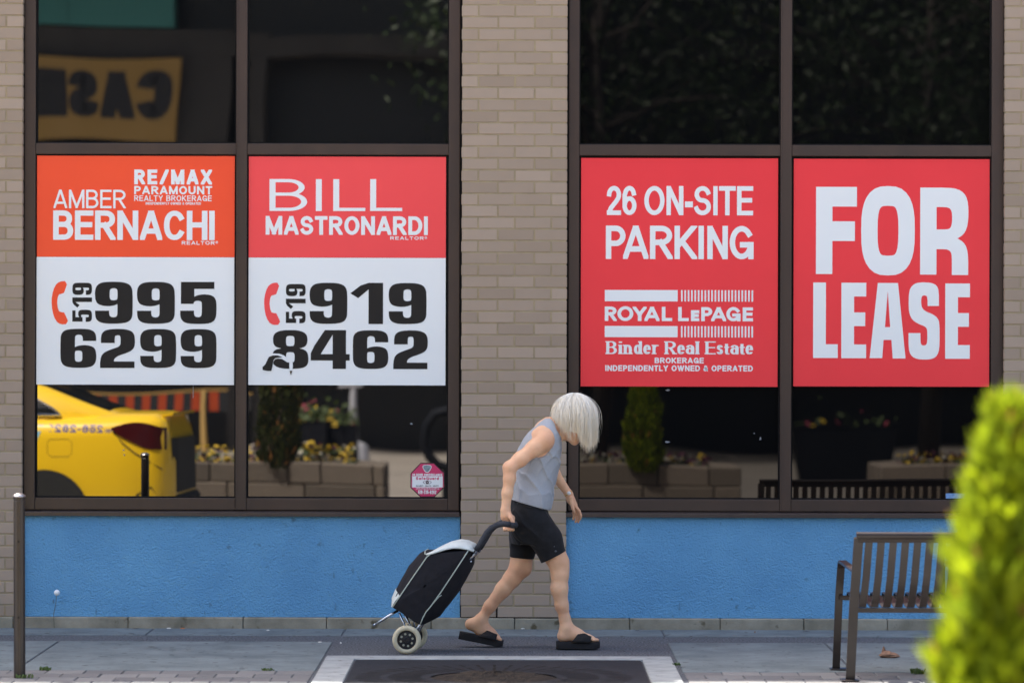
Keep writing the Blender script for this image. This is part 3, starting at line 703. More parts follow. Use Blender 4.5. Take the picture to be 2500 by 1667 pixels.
s4 = sign_root('lease_sign', 'red window sign with FOR LEASE in huge white letters', 1937, 2415, 386, 941)
D = -2.5
plate(s4, 'panel', 1937, 2415, 386, 941, M_red2)
P4 = lambda a: 1920 + a / 2.658
q4 = lambda b: 370 + b / 2.658 + D
lettering(s4, M_white, [(c, P4(a), P4(b), q4(y0), q4(y1), 40, 48, e) for c, a, b, y0, y1, e in (('F',190,455,231,796,2),('O',483,831,225,804,3.0))] +
    [(c, P4(a), P4(b), q4(y0), q4(y1), 31, 33.5, e) for c, a, b, y0, y1, e in (('L',173,333,851,1340,2),('E',356,517,852,1341,2),('E',1030,1190,855,1343,2))])
mb = MB(); J4 = lambda l: [(P4(x), -q4(y)) for x, y in smooth_loop(l)]
shape(mb, [J4([(866,234),(1050,234),(1110,243),(1150,268),(1172,310),(1179,370),(1178,440),(1168,500),(1145,540),(1108,563),(1145,585),(1168,620),(1178,680),(1178,800),(1072,800),(1072,680),(1066,652),(1050,638),(1030,633),(972,633),(972,798),(866,798)]), J4([(972,360),(1030,360),(1055,366),(1070,385),(1074,430),(1070,480),(1058,500),(1035,505),(972,505)])], pw)
shape(mb, [J4([(592,853),(723,853),(773,1342),(690,1342),(681,1222),(630,1222),(622,1340),(540,1340)]), J4([(657,905),(673,1139),(639,1139)])], pw)
shape(mb, [J4([(890,848),(940,851),(975,868),(988,905),(989,1001),(916,1001),(914,950),(908,936),(894,932),(880,936),(873,955),(874,990),(880,1015),(900,1035),(950,1055),(980,1078),(993,1110),(994,1250),(988,1300),(970,1333),(935,1347),(893,1349),(850,1346),(815,1330),(797,1300),(792,1250),(792,1177),(869,1177),(870,1235),(876,1253),(892,1259),(907,1253),(914,1235),(914,1165),(910,1145),(895,1132),(850,1115),(815,1090),(798,1055),(792,1010),(793,930),(802,885),(830,857),(860,850)])], pw)
mb.build('lettering', M_white, s4, fix=False)

# octagonal security sticker inside the lower corner of the second pane
M_pink = mat('magenta_vinyl', (.62, .035, .13), .4, spec=.5)
M_plum = mat('dark_outline', (.05, .008, .02), .4)
M_grey = mat('grey_print', (.12, .16, .18), .4, c2=(.3, .38, .4), nscale=60)
st = thing('security_sticker', 'pink octagonal security sticker with an eye, low in a window corner', 'sticker', flat(1044.5, 1213, YG - .003))
D = 1.0
ps = on_wall(0, 0, YG - .004)
K = lambda x, y, z=0: ps(990 + x / 13.07, -(1110 + D + y / 13.07), z)
OC = [(490,248),(918,248),(1252,562),(1256,1022),(938,1340),(492,1345),(170,1045),(172,580)]
cxo, cyo = 712, 797
for nm, sc, z, m in (('border', 1.0, 0.0, M_plum), ('panel', .945, .0004, M_pink)):
    mb = MB(); mb.add([K(cxo + (x - cxo) * sc, cyo + (y - cyo) * sc, z) for x, y in OC], [tuple(range(8))]); mb.build(nm, m, st, fix=False)
mb = MB(); mb.add([K(x, y, .0007) for x, y in ((222,672),(1200,672),(1200,1032),(222,1032))], [(0, 1, 2, 3)])
mb.add([K(x, y, .0007) for x, y in ((560,340),(620,316),(700,310),(780,316),(835,340),(842,400),(790,500),(740,555),(660,555),(610,500),(556,400))], [tuple(range(11))]); mb.build('white_field', M_white, st, fix=False)
SK = lambda dz: (lambda x, y, z: K(x, -y, dz + z))
def stx(m, s_, x0, x1, y0, y1, tx, nm='lettering'):
    mb = MB(); text(mb, s_, x0, x1, -y1, -y0, tx, tx * .9, SK(.001)); mb.build(nm, m, st, fix=False)
stx(M_white, '24 HOUR SURVEILLANCE', 232, 1186, 590, 660, 19); stx(M_pink, 'SafeGuard', 340, 1075, 695, 788, 24)
stx(M_ink, 'SECURITY - HEALTH - SAFETY', 345, 1072, 962, 1005, 9); stx(M_white, 'www.safeguardyourself.ca', 340, 1082, 1044, 1088, 9); stx(M_white, '519-735-0202', 418, 995, 1118, 1240, 24)
mb = MB(); mb.add([K(x, y, .0011) for x, y in ((575,350),(640,328),(700,324),(765,330),(820,352),(822,400),(770,485),(730,535),(670,535),(620,480),(574,400))], [tuple(range(11))]); mb.build('camera_icon', M_grey, st, fix=False)
mb = MB()
for k in range(20):
    a0, a1 = 2 * math.pi * k / 20, 2 * math.pi * (k + 1) / 20
    f = lambda a, s_: K(706 + 138 * s_ * math.cos(a), 868 + 60 * s_ * math.copysign(abs(math.sin(a)) ** 1.25, math.sin(a)), .001)
    mb.add([f(a0, 1), f(a1, 1), f(a1, .86), f(a0, .86)], [(0, 1, 2, 3)])
    g_ = lambda a, r: K(706 + r * math.cos(a), 868 + r * math.sin(a), .0012); mb.add([g_(a0, 54), g_(a1, 54), g_(a1, 16), g_(a0, 16)], [(0, 1, 2, 3)])
mb.build('eye_icon', M_plum, st, fix=False)
# small pale blue strip at the foot of the last pane
bs = MB(); a, b = flat(2310, 1214.5, YG - .004), flat(2378, 1201, YG - .004); bs.box(a.x, b.x, YG - .004, YG - .003, a.z, b.z)
M_strip = mat('pale_blue_vinyl', s2l((140, 180, 225)), .4, c2=s2l((80, 120, 180)), nscale=90)
tag(bs.build('sticker_strip', M_strip), 'small pale blue sticker strip at the foot of the right window', 'sticker')
# ------------------------------------------------------------------ bodies grown from blended distance fields
class Field:
    def __init__(s, lo, hi, h):
        s.lo = np.array(lo, float); s.h = h
        s.n = np.ceil((np.array(hi, float) - s.lo) / h).astype(int) + 1
        s.F = np.full(s.n, 9.0, np.float32)
    def sub(s, lo, hi):
        a = np.clip(np.floor((np.array(lo) - s.lo) / s.h).astype(int), 0, s.n - 1); b = np.clip(np.ceil((np.array(hi) - s.lo) / s.h).astype(int) + 1, 1, s.n)
        g_ = [(s.lo[i] + s.h * np.arange(a[i], b[i])).astype(np.float32) for i in range(3)]
        return tuple(slice(a[i], b[i]) for i in range(3)), (g_[0][:, None, None], g_[1][None, :, None], g_[2][None, None, :])
    def blend(s, sl, d, k):
        f = s.F[sl]
        if k <= 0: s.F[sl] = np.minimum(f, d); return
        h_ = np.clip(.5 + .5 * (f - d) / k, 0, 1); s.F[sl] = f * (1 - h_) + d * h_ - k * h_ * (1 - h_)
    def cone(s, a, b, ra, rb, k=.02, cut=False):
        a, b = np.array(a, float), np.array(b, float); m = max(ra, rb) + max(k, .01) * 1.5
        sl, (x, y, z) = s.sub(np.minimum(a, b) - m, np.maximum(a, b) + m)
        ba = b - a; L2 = float(ba @ ba) + 1e-12
        t = np.clip(((x - a[0]) * ba[0] + (y - a[1]) * ba[1] + (z - a[2]) * ba[2]) / L2, 0, 1)
        d = np.sqrt((x - a[0] - ba[0] * t) ** 2 + (y - a[1] - ba[1] * t) ** 2 + (z - a[2] - ba[2] * t) ** 2) - (ra + (rb - ra) * t)
        if cut: s.F[sl] = np.maximum(s.F[sl], -d)
        else: s.blend(sl, d, k)
    def chain(s, pts, rad, k=.02):
        for i in range(len(pts) - 1): s.cone(pts[i], pts[i + 1], rad[i], rad[i + 1], k)
    def ell(s, c, r, axes=None, k=.02, cut=False):
        c = np.array(c, float); m = max(r) + max(k, .01) * 1.5; sl, (x, y, z) = s.sub(c - m, c + m)
        A = np.eye(3) if axes is None else np.array([np.array(v, float) for v in axes])
        q = [(x - c[0]) * A[i][0] + (y - c[1]) * A[i][1] + (z - c[2]) * A[i][2] for i in range(3)]
        n0 = np.sqrt(sum((q[i] / r[i]) ** 2 for i in range(3))); n1 = np.sqrt(sum((q[i] / r[i] ** 2) ** 2 for i in range(3))) + 1e-6
        d = n0 * (n0 - 1) / n1
        if cut: s.F[sl] = np.maximum(s.F[sl], -d)
        else: s.blend(sl, d, k)
    def loft(s, rows, yc, e=2.3, shrink=0.0, k=.02, z0=None, z1=None, fold=None):
        """rows: (z, x_back, x_front, half width) from the top down"""
        rows = sorted(rows); Z = [r[0] for r in rows]
        X0, X1 = min(r[1] for r in rows) - .03, max(r[2] for r in rows) + .03; Yh = max(r[3] for r in rows) + .03
        sl, (x, y, z) = s.sub((X0, yc - Yh, Z[0] - .05), (X1, yc + Yh, Z[-1] + .05))
        ip = lambda j: np.interp(z, Z, [r[j] for r in rows]).astype(np.float32)
        xb, xf, hw = ip(1), ip(2), ip(3); cx_ = (xb + xf) / 2; ax = np.maximum((xf - xb) / 2 - shrink, .01); ay = np.maximum(hw - shrink, .01)
        q = (np.abs((x - cx_) / ax) ** e + np.abs((y - yc) / ay) ** e) ** (1 / e)
        d = (q - 1) * np.minimum(ax, ay)
        d = np.maximum(d, np.maximum(Z[0] - z, z - Z[-1]))
        if fold is not None: d = d + fold(x, y, z)
        s.blend(sl, d, k)
    def plane(s, p, n_, lo=None, hi=None):
        """cut away the side the normal points to"""
        p, n_ = np.array(p, float), np.array(n_, float); n_ /= np.linalg.norm(n_)
        sl, (x, y, z) = s.sub(s.lo if lo is None else lo, (s.lo + s.h * s.n) if hi is None else hi)
        d = (x - p[0]) * n_[0] + (y - p[1]) * n_[1] + (z - p[2]) * n_[2]; s.F[sl] = np.maximum(s.F[sl], d)
    def mesh(s, name, m, parent=None):
        F = s.F; In = F < 0; nx, ny, nz = F.shape
        C = [(i, j, k) for i in (0, 1) for j in (0, 1) for k in (0, 1)]
        cnt = np.zeros((nx-1, ny-1, nz-1), np.int8)
        for i, j, k in C: cnt += In[i:nx-1+i, j:ny-1+j, k:nz-1+k]
        act = (cnt > 0) & (cnt < 8); I, J, K_ = np.nonzero(act); idx = np.full(act.shape, -1, np.int32); idx[act] = np.arange(len(I))
        pos = np.zeros((len(I), 3)); w = np.zeros(len(I))
        for a in C:
            for ax in range(3):
                if a[ax]: continue
                b = list(a); b[ax] = 1
                fa = F[I+a[0], J+a[1], K_+a[2]]; fb = F[I+b[0], J+b[1], K_+b[2]]; mk = (fa < 0) != (fb < 0)
                t = np.where(mk, fa / np.where(mk, fa - fb, 1), 0)
                p = np.stack([np.full(len(I), float(a[q])) for q in range(3)], 1); p[:, ax] += t
                pos += p * mk[:, None]; w += mk
        pos = (pos / w[:, None] + np.stack([I, J, K_], 1)) * s.h + s.lo
        quads = []
        for ax in range(3):
            o1, o2 = [(1, 2), (2, 0), (0, 1)][ax]
            sl0 = [slice(None)] * 3; sl1 = [slice(None)] * 3; sl0[ax] = slice(0, -1); sl1[ax] = slice(1, None)
            A, B = In[tuple(sl0)], In[tuple(sl1)]
            for sgn, mk in ((1, A & ~B), (-1, ~A & B)):
                P = np.stack(np.nonzero(mk), 1)
                P = P[(P[:, o1] > 0) & (P[:, o2] > 0) & (P[:, o1] < F.shape[o1] - 1) & (P[:, o2] < F.shape[o2] - 1)]
                def cell(d1, d2):
                    q = P.copy(); q[:, o1] -= d1; q[:, o2] -= d2; return idx[q[:, 0], q[:, 1], q[:, 2]]
                Q = np.stack([cell(0, 0), cell(1, 0), cell(1, 1), cell(0, 1)], 1); quads.append(Q if sgn > 0 else Q[:, ::-1])
        Q = np.concatenate(quads); Q = Q[(Q >= 0).all(1)]
        # a little smoothing along the surface
        for _ in range(2):
            acc = np.zeros_like(pos); n_ = np.zeros(len(pos))
            for a, b in ((0, 1), (1, 2), (2, 3), (3, 0)):
                np.add.at(acc, Q[:, a], pos[Q[:, b]]); np.add.at(acc, Q[:, b], pos[Q[:, a]]); np.add.at(n_, Q[:, a], 1); np.add.at(n_, Q[:, b], 1)
            pos = pos * .6 + .4 * acc / np.maximum(n_, 1)[:, None]
        me = bpy.data.meshes.new(name); me.vertices.add(len(pos)); me.vertices.foreach_set('co', pos.astype(np.float32).ravel())
        me.loops.add(Q.size); me.loops.foreach_set('vertex_index', Q.astype(np.int32).ravel())
        me.polygons.add(len(Q)); me.polygons.foreach_set('loop_start', np.arange(0, Q.size, 4, dtype=np.int32)); 
        me.update(calc_edges=True); me.validate(); me.polygons.foreach_set('use_smooth', [True] * len(me.polygons)); me.materials.append(m)
        o = bpy.data.objects.new(name, me); COL.objects.link(o); return put(o, parent)

# ------------------------------------------------------------------ the woman
M_skin = mat('skin', s2l((238, 192, 154)), .5, c2=s2l((220, 166, 131)), nscale=8, detail=7, spec=.35, bump=(120, .2, .0015))
n_ = M_skin.node_tree.nodes['Principled BSDF']; n_.inputs['Subsurface Weight'].default_value = .15; n_.inputs['Subsurface Radius'].default_value = (.012, .005, .003)
M_top = mat('heather_jersey', s2l((170, 173, 178)), .95, c2=s2l((158, 161, 167)), nscale=260, detail=6, bump=(420, .2, .0008), spec=.12, sheen=.15)
M_shorts = mat('black_cotton', (.0095, .0095, .0105), .85, c2=(.015, .015, .017), nscale=30, bump=(60, .2, .004), spec=.2, sheen=.08)
M_shoe = mat('black_foam', (.016, .015, .016), .8, c2=(.022, .021, .022), nscale=40, spec=.25)
M_gold = mat('gold', s2l((205, 165, 90)), .3, metal=1.0)
M_eyew = mat('eye_white', (.7, .68, .66), .2); M_iris = mat('iris', (.05, .06, .07), .2)
M_lip = mat('lips', s2l((190, 110, 100)), .5)
M_nail = mat('nail', s2l((235, 200, 190)), .3)
YC = -1.28
person = thing('person', 'stooped person with pale bobbed hair, grey sleeveless top and black shorts pulling a shopping trolley', 'person', at(1310, 1583, -1.29) * 1)
sk = Field(at(1105, 1600, -1.66).xyz[:2] + (-.02,) if False else (-.36, -1.66, -.01), (.52, -.93, 1.40), .0042)
A_ = lambda x, y, Y: np.array(at(x, y, Y))
def row(y, xb, xf, hw, Y=YC): a, b = at(xb, y, Y), at(xf, y, Y); return (a.z, a.x, b.x, hw)
TORSO = [row(1019,1326,1350,.06), row(1030,1314,1358,.092), row(1043,1302,1364,.125), row(1057,1287,1369,.155), row(1070,1277,1371.5,.168), row(1090,1266.5,1372,.166), row(1110,1258,1370.5,.158), row(1131,1253,1367,.152), row(1155,1249.5,1361,.149), row(1178,1247.5,1357,.15), row(1200,1246.5,1353,.153), row(1222,1245.5,1350,.164), row(1256,1245,1343,.169)]
PELV = [row(1214,1254,1340,.142), row(1232,1250,1335,.150), row(1243,1247,1336,.156), row(1270,1244.5,1346,.168), row(1300,1244.5,1352,.168), row(1326,1250,1350,.15)]
# head axes: face forward-down, crown up-forward
f_ = np.array([.866, 0, -.5]); u_ = np.array([.5, 0, .866]); y_ = np.array([0, 1., 0]); HC = A_(1401, 1026, YC)
def hp(f, u, s_=0.0): return HC + f_ * f + u_ * u + y_ * s_
AX = (f_, y_, u_)
sk.loft(TORSO[:-3], YC, shrink=.012, k=.0)
sk.loft(PELV[:5], YC, shrink=.032, k=.01)
sk.cone(A_(1330, 1052, YC), A_(1376, 1036, YC), .056, .047, k=.03)          # neck
sk.cone(A_(1366, 1062, YC), A_(1388, 1060, YC), .032, .03, k=.02)
sk.ell(hp(-.012, .018), (.092, .073, .088), AX, k=.02)                       # skull
sk.ell(hp(.032, -.048), (.058, .056, .062), AX, k=.02)                       # face and jaw
sk.cone(hp(.062, -.098, -.008), hp(.062, -.098, .008), .019, .019, k=.02)    # chin
sk.cone(hp(.0, -.075, -.05), hp(.05, -.095, -.02), .014, .014, k=.02); sk.cone(hp(.0, -.075, .05), hp(.05, -.095, .02), .014, .014, k=.02)
sk.cone(hp(.084, .02), hp(.107, -.028), .008, .0115, k=.012)                 # nose
for q in (-1, 1):
    sk.ell(hp(.099, -.032, q * .010), (.009, .007, .007), AX, k=.006)
    sk.cone(hp(.080, .026, q * .012), hp(.068, .024, q * .048), .008, .008, k=.014)   # brow
    sk.ell(hp(.092, .006, q * .031), (.014, .014, .010), AX, k=.008, cut=True)        # eye socket
    sk.ell(hp(.060, -.025, q * .042), (.022, .02, .022), AX, k=.02)                   # cheek
    sk.ell(hp(-.002, -.012, q * .075), (.016, .006, .028), AX, k=.006)                # ear
sk.ell(hp(.086, -.057), (.010, .020, .005), AX, k=.006); sk.ell(hp(.083, -.066), (.010, .018, .006), AX, k=.006)
# arms
SH_n, EL_n, WR_n = A_(1329, 1074, -1.435), A_(1245, 1141, -1.50), A_(1234, 1246, -1.505)
mid = lambda a, b, t: a + (b - a) * t
sk.cone(A_(1322, 1066, -1.37), SH_n, .05, .047, k=.03)
sk.chain([SH_n, mid(SH_n, EL_n, .3), mid(SH_n, EL_n, .7), EL_n], [.0455, .0405, .037, .033], k=.025)
sk.chain([EL_n, mid(EL_n, WR_n, .25) + (.004, 0, 0), mid(EL_n, WR_n, .6), WR_n], [.033, .0315, .0275, .0235], k=.02)
sk.cone(EL_n + (-.012, 0, .0), EL_n + (-.012, 0, -.015), .022, .02, k=.02)
SH_f, EL_f, WR_f = A_(1327, 1076, -1.125), A_(1338, 1135, -1.06), A_(1389, 1206, -1.05)
sk.cone(A_(1322, 1066, -1.19), SH_f, .05, .045, k=.03)
sk.chain([SH_f, mid(SH_f, EL_f, .5), EL_f], [.045, .04, .035], k=.02); sk.chain([EL_f, mid(EL_f, WR_f, .3), WR_f], [.034, .031, .021], k=.02)
# far hand, hanging open
def D2(x, y, Y): return A_(x, y, Y)
sk.chain([WR_f, D2(1394, 1220, -1.05), D2(1402, 1233, -1.05)], [.021, .021, .019], k=.014)
sk.cone(D2(1397, 1220, -1.075), D2(1405, 1236, -1.08), .016, .012, k=.012); sk.cone(D2(1396, 1222, -1.03), D2(1399, 1237, -1.025), .015, .011, k=.012)
for pts in ([(1406,1236,-1.086),(1414,1247,-1.092),(1418,1258,-1.092),(1416.5,1267,-1.088)], [(1404,1238,-1.067),(1411,1251,-1.07),(1414,1264,-1.07),(1411.5,1274,-1.068)], [(1401,1239,-1.047),(1406,1252,-1.046),(1408,1265,-1.046),(1405,1274,-1.046)], [(1398.5,1238,-1.028),(1401,1249,-1.022),(1402,1259,-1.02),(1399.5,1267,-1.02)]):
    sk.chain([D2(*p) for p in pts], [.0094, .0088, .008, .0068], k=.004)
sk.chain([D2(1395,1217,-1.082), D2(1396,1229,-1.098), D2(1398.5,1241,-1.104), D2(1402,1250,-1.102)], [.013, .011, .0095, .0075], k=.006)
# near hand closed round the trolley handle: palm above, fingers round the far side and under, thumb in front
GR = A_(1240, 1283, -1.515)
sk.chain([WR_n, D2(1236, 1258, -1.505), D2(1241, 1269, -1.50)], [.0255, .026, .025], k=.014)
sk.cone(D2(1233, 1262, -1.50), D2(1249, 1265, -1.50), .021, .019, k=.012)
for kx, x in enumerate((1231.5, 1238.5, 1245.5, 1252)):
    sk.chain([D2(x, 1268, -1.492), D2(x, 1276, -1.478), D2(x, 1288, -1.480), D2(x + .5, 1293, -1.505), D2(x + .5, 1292.5, -1.525)], [.0105, .0098, .0092, .0085, .0072], k=.004)
sk.chain([D2(1243,1256,-1.525), D2(1248,1264,-1.538), D2(1252,1273,-1.545), D2(1253.5,1281,-1.542)], [.014, .0115, .0098, .0078], k=.006)
# legs
HP_n, KN_n, AN_n = A_(1306, 1262, -1.365), A_(1361, 1368, -1.36), A_(1380, 1520, -1.35)
sk.chain([HP_n, mid(HP_n, KN_n, .5), mid(HP_n, KN_n, .9), KN_n], [.058, .066, .059, .0535], k=.01)
sk.chain([KN_n, A_(1367, 1402, -1.36), A_(1365.5, 1436, -1.36), A_(1371.5, 1478, -1.355), A_(1379, 1510, -1.35), A_(1381, 1532, -1.35)], [.0515, .045, .0445, .0345, .028, .030], k=.02)
sk.cone(A_(1376, 1372, -1.36), A_(1378, 1384, -1.36), .024, .022, k=.03)
HP_f, KN_f = A_(1288, 1262, -1.20), A_(1270, 1384, -1.20)
sk.chain([HP_f, mid(HP_f, KN_f, .5), KN_f], [.058, .066, .058], k=.01)
sk.cone(A_(1281, 1376, -1.20), A_(1284, 1388, -1.20), .03, .026, k=.03)
sk.chain([KN_f, A_(1250, 1412, -1.20), A_(1229, 1437, -1.20), A_(1196, 1479, -1.20), A_(1177, 1508, -1.20), A_(1168, 1520, -1.20)], [.053, .046, .0415, .0315, .0265, .0285], k=.02)
# feet: heel, instep, ball, toes
sk.cone(A_(1374.5, 1551, -1.35), A_(1381, 1535, -1.35), .029, .03, k=.02); sk.chain([A_(1376, 1552, -1.35), A_(1408, 1551, -1.352), A_(1434, 1559, -1.355), A_(1446, 1561, -1.356)], [.028, .030, .024, .02], k=.02)
sk.cone(A_(1388, 1532, -1.35), A_(1412, 1548, -1.35), .028, .024, k=.03)
for i, (dy, ln, r_) in enumerate(((.024, 0, .0125), (.006, 1, .0095), (-.008, -1.5, .009), (-.021, -4, .0085), (-.033, -7, .0085))):
    sk.cone(A_(1446, 1561, -1.352 + dy), A_(1457.5 + ln, 1562, -1.352 + dy), r_, r_ * .9, k=.005)
sk.cone(A_(1150, 1523, -1.20), A_(1170, 1514, -1.20), .028, .028, k=.02); sk.chain([A_(1149, 1523, -1.20), A_(1176, 1539, -1.20), A_(1203, 1552, -1.20), A_(1213, 1556, -1.20)], [.027, .029, .024, .02], k=.02)
sk.cone(A_(1176, 1521, -1.20), A_(1196, 1541, -1.20), .027, .024, k=.03)
for i, (dy, ln, r_) in enumerate(((-.024, 0, .0125), (-.006, 1, .0095), (.008, -1.5, .009), (.021, -4, .0085), (.033, -7, .0085))):
    sk.cone(A_(1211, 1556, -1.202 + dy), A_(1221 + ln, 1560.5, -1.202 + dy), r_, r_ * .9, k=.005)
sk.mesh('body', M_skin, person)

def wob(fr, seed):
    g_ = np.random.default_rng(seed); W_ = [(g_.normal(size=3) * fr * (1 + .6 * i), g_.uniform(0, 6.28), 1 / (1 + .7 * i)) for i in range(5)]
    return lambda x, y, z: sum(a * np.sin(k[0] * x + k[1] * y + k[2] * z + p) for k, p, a in W_)
wf = wob(26, 3)
def folds(x, y, z):
    w1 = wf(x * .45, y * .45, z * .45)
    rid = lambda u: (1 - np.abs(np.sin(u))) ** 2.2
    drape = rid(36 * x + 17 * (z - .95) + .8 * w1) * np.clip((1.14 - z) / .12, 0, 1)            # long folds falling from bust and arm
    pull = rid(34 * (z - 1.02) - 40 * (x - .13) + .5 * w1) * np.exp(-((x - .155) ** 2 + (z - 1.05) ** 2) / .010)
    low = rid(40 * (z - .80) + 14 * x + .9 * w1) * np.clip((.91 - z) / .10, 0, 1)
    return (.004 - .0085 * drape - .0085 * pull - .007 * low + .001 * w1).astype(np.float32)
tp_ = Field((-.05, -1.52, .70), (.34, -1.04, 1.28), .004)
tp_.loft(TORSO, YC, k=0, fold=folds)
p0, p1 = A_(1246, 1218, YC), A_(1340, 1244.5, YC); nrm = np.array([p0[2] - p1[2], 0, p1[0] - p0[0]]); nrm = -nrm if nrm[2] > 0 else nrm
tp_.plane(p0 + (0, 0, .002), nrm)
tp_.cone(A_(1340, 1032, YC), A_(1398, 1042, YC), .054, .066, cut=True)               # neckline
tp_.ell(A_(1366, 1046, YC), (.045, .085, .042), None, cut=True)
for sgn, Y in ((-1, -1.47), (1, -1.09)):                                              # armholes
    tp_.ell(A_(1318, 1090, Y), (.073, .075, .070), ((.78, 0, .62), (0, 1, 0), (-.62, 0, .78)), cut=True)
tank = tp_.mesh('tank_top', M_top, person)
sf = Field((-.06, -1.50, .46), (.34, -1.06, .86), .004)
wf2 = wob(20, 11); sfold = lambda x, y, z: (.003 * wf2(x, y, z) - .006 * (1 - np.abs(np.sin(30 * z + 24 * x + wf2(x, y, z)))) ** 2).astype(np.float32)
sf.loft(PELV, YC, k=0, fold=sfold)
sf.chain([A_(1315, 1288, -1.36), A_(1334, 1316, -1.362), A_(1352, 1362, -1.365)], [.084, .080, .073], k=.03)
sf.chain([A_(1286, 1288, -1.20), A_(1283, 1308, -1.20), A_(1271.5, 1372, -1.20)], [.084, .082, .0635], k=.03)
h0, h1 = A_(1321, 1374.5, -1.36), A_(1381.6, 1343.7, -1.36); v = h1 - h0
sf.plane(h0, (v[2], 0, -v[0]), lo=(.10, -1.52, .40), hi=(.40, -1.275, .80)) 
sf.plane(A_(1243, 1358.5, -1.20), (-.10, 0, -1), lo=(-.08, -1.52, .40), hi=(.104, -1.0, .80))
sf.plane(A_(1243, 1358.5, -1.20), (-.10, 0, -1), lo=(.10, -1.28, .40), hi=(.14, -1.0, .80))
sf.plane(p0 + (0, 0, .022), -nrm)
sh = sf.mesh('shorts', M_shorts, person)
mb = MB()
for x, y in ((1352, 1333), (1356.5, 1345)): p = at(x, y, -1.437); mb.ball(p, .0055, .003, .0055, 6)
mb.build('button', mat('grey_button', (.09, .09, .1), .3), sh, smooth=True)
# slides: thick platform sole, broad strap over the instep
def slide(name, P0, P1, th, ang_pts, strap, Yc, side):
    mb = MB(); n = 22
    a, b = Vector(A_(*P0, Yc)), Vector(A_(*P1, Yc)); L_ = (b - a).length; t = (b - a).normalized(); up = Vector((-t.z, 0, t.x))
    rings = []
    wid = [(0, .030), (.06, .038), (.2, .041), (.4, .038), (.6, .043), (.75, .047), (.88, .043), (.96, .032), (1, .022)]
    for i in range(n + 1):
        u = i / n; w = np.interp(u, [q[0] for q in wid], [q[1] for q in wid]); c = a + t * (L_ * u); rc = []
        tk = th * (1 if u < .7 else 1 - .18 * (u - .7) / .3); lift = .006 * max(0, (u - .8) / .2) ** 2
        for yy, zz in ((-1, .06), (-1, .5), (-.97, .93), (-.9, 1), (0, .97), (.9, 1), (.97, .93), (1, .5), (1, .06), (.94, 0), (0, 0), (-.94, 0)):
            rc.append(c + Vector((0, yy * w, 0)) + up * (lift + tk * zz))
        rings.append(rc)
    mb.loft(rings)
    s_ = MB(); rr = []
    o = mb.build(name, M_shoe, person, smooth=True, auto=40)
    k = 18; A2, B2 = [], []
    vs, fs = [], []
    (bx, by), (fx, fy), (lbx, lby), (lfx, lfy) = strap       # top back, top front, low back, low front
    for (tx_, ty_), (lx, ly), w0 in (((bx, by), (lbx, lby), .040), ((mid(np.array((bx, by)), np.array((fx, fy)), .5)), (mid(np.array((lbx, lby)), np.array((lfx, lfy)), .5)), .044), ((fx, fy), (lfx, lfy), .046)):
        for j in range(k + 1):
            a_ = math.pi * j / k; c_, s2 = math.cos(a_), math.sin(a_) ** .7
            px, py = lx + (tx_ - lx) * s2, ly + (ty_ - ly) * s2; P = Vector(A_(px, py, Yc)); P.y = Yc - w0 * c_
            vs.append(P)
    m_ = len(vs)
    for r_ in range(2):
        for j in range(k): fs.append((r_*(k+1)+j, r_*(k+1)+j+1, (r_+1)*(k+1)+j+1, (r_+1)*(k+1)+j))
    s_.add(vs, fs); st_ = s_.build('strap', M_shoe, o, smooth=True)
    md = st_.modifiers.new('thick', 'SOLIDIFY'); md.thickness = .006; md.offset = 1
    return o
slide('sandal', (1357.5, 1582.5), (1464.5, 1583), .041, None, ((1416, 1541), (1443, 1553.5), (1394, 1566), (1441, 1568)), -1.353, 1)
slide('sandal', (1119, 1557.5), (1226.5, 1579), .040, None, ((1194, 1535), (1213, 1549), (1167, 1551), (1211, 1563)), -1.20, 1)
mb = MB(); c = mid(EL_f, WR_f, .97); ax = Vector(WR_f - EL_f).normalized(); e1 = ax.cross(Vector((0, 1, 0))).normalized(); e2 = ax.cross(e1)
mb.tube([Vector(c) + (e1 * math.cos(a) + e2 * math.sin(a)) * .0225 for a in [2 * math.pi * i / 24 for i in range(24)]], .0035, 8, closed=True)
wt = mb.build('wristwatch', M_gold, person, smooth=True)
mb = MB(); p = Vector(c) - Vector((0, .023, 0)) + e1 * .004; mb.lathe(p, [(.0001, -.006), (.010, -.005), (.011, 0), (.010, .003), (.0001, .003)], 16, axis='y'); mb.build('dial', mat('watch_glass', (.8, .8, .78), .15), wt, smooth=True)
for q in (-1, 1):
    mb = MB(); mb.ball(hp(.074, .006, q * .031), .0125, n=8); e_ = mb.build('eye', M_eyew, person, smooth=True)
    mb = MB(); mb.ball(hp(.0835, .004, q * .0312), .0045, n=6); mb.build('iris', M_iris, e_, smooth=True)

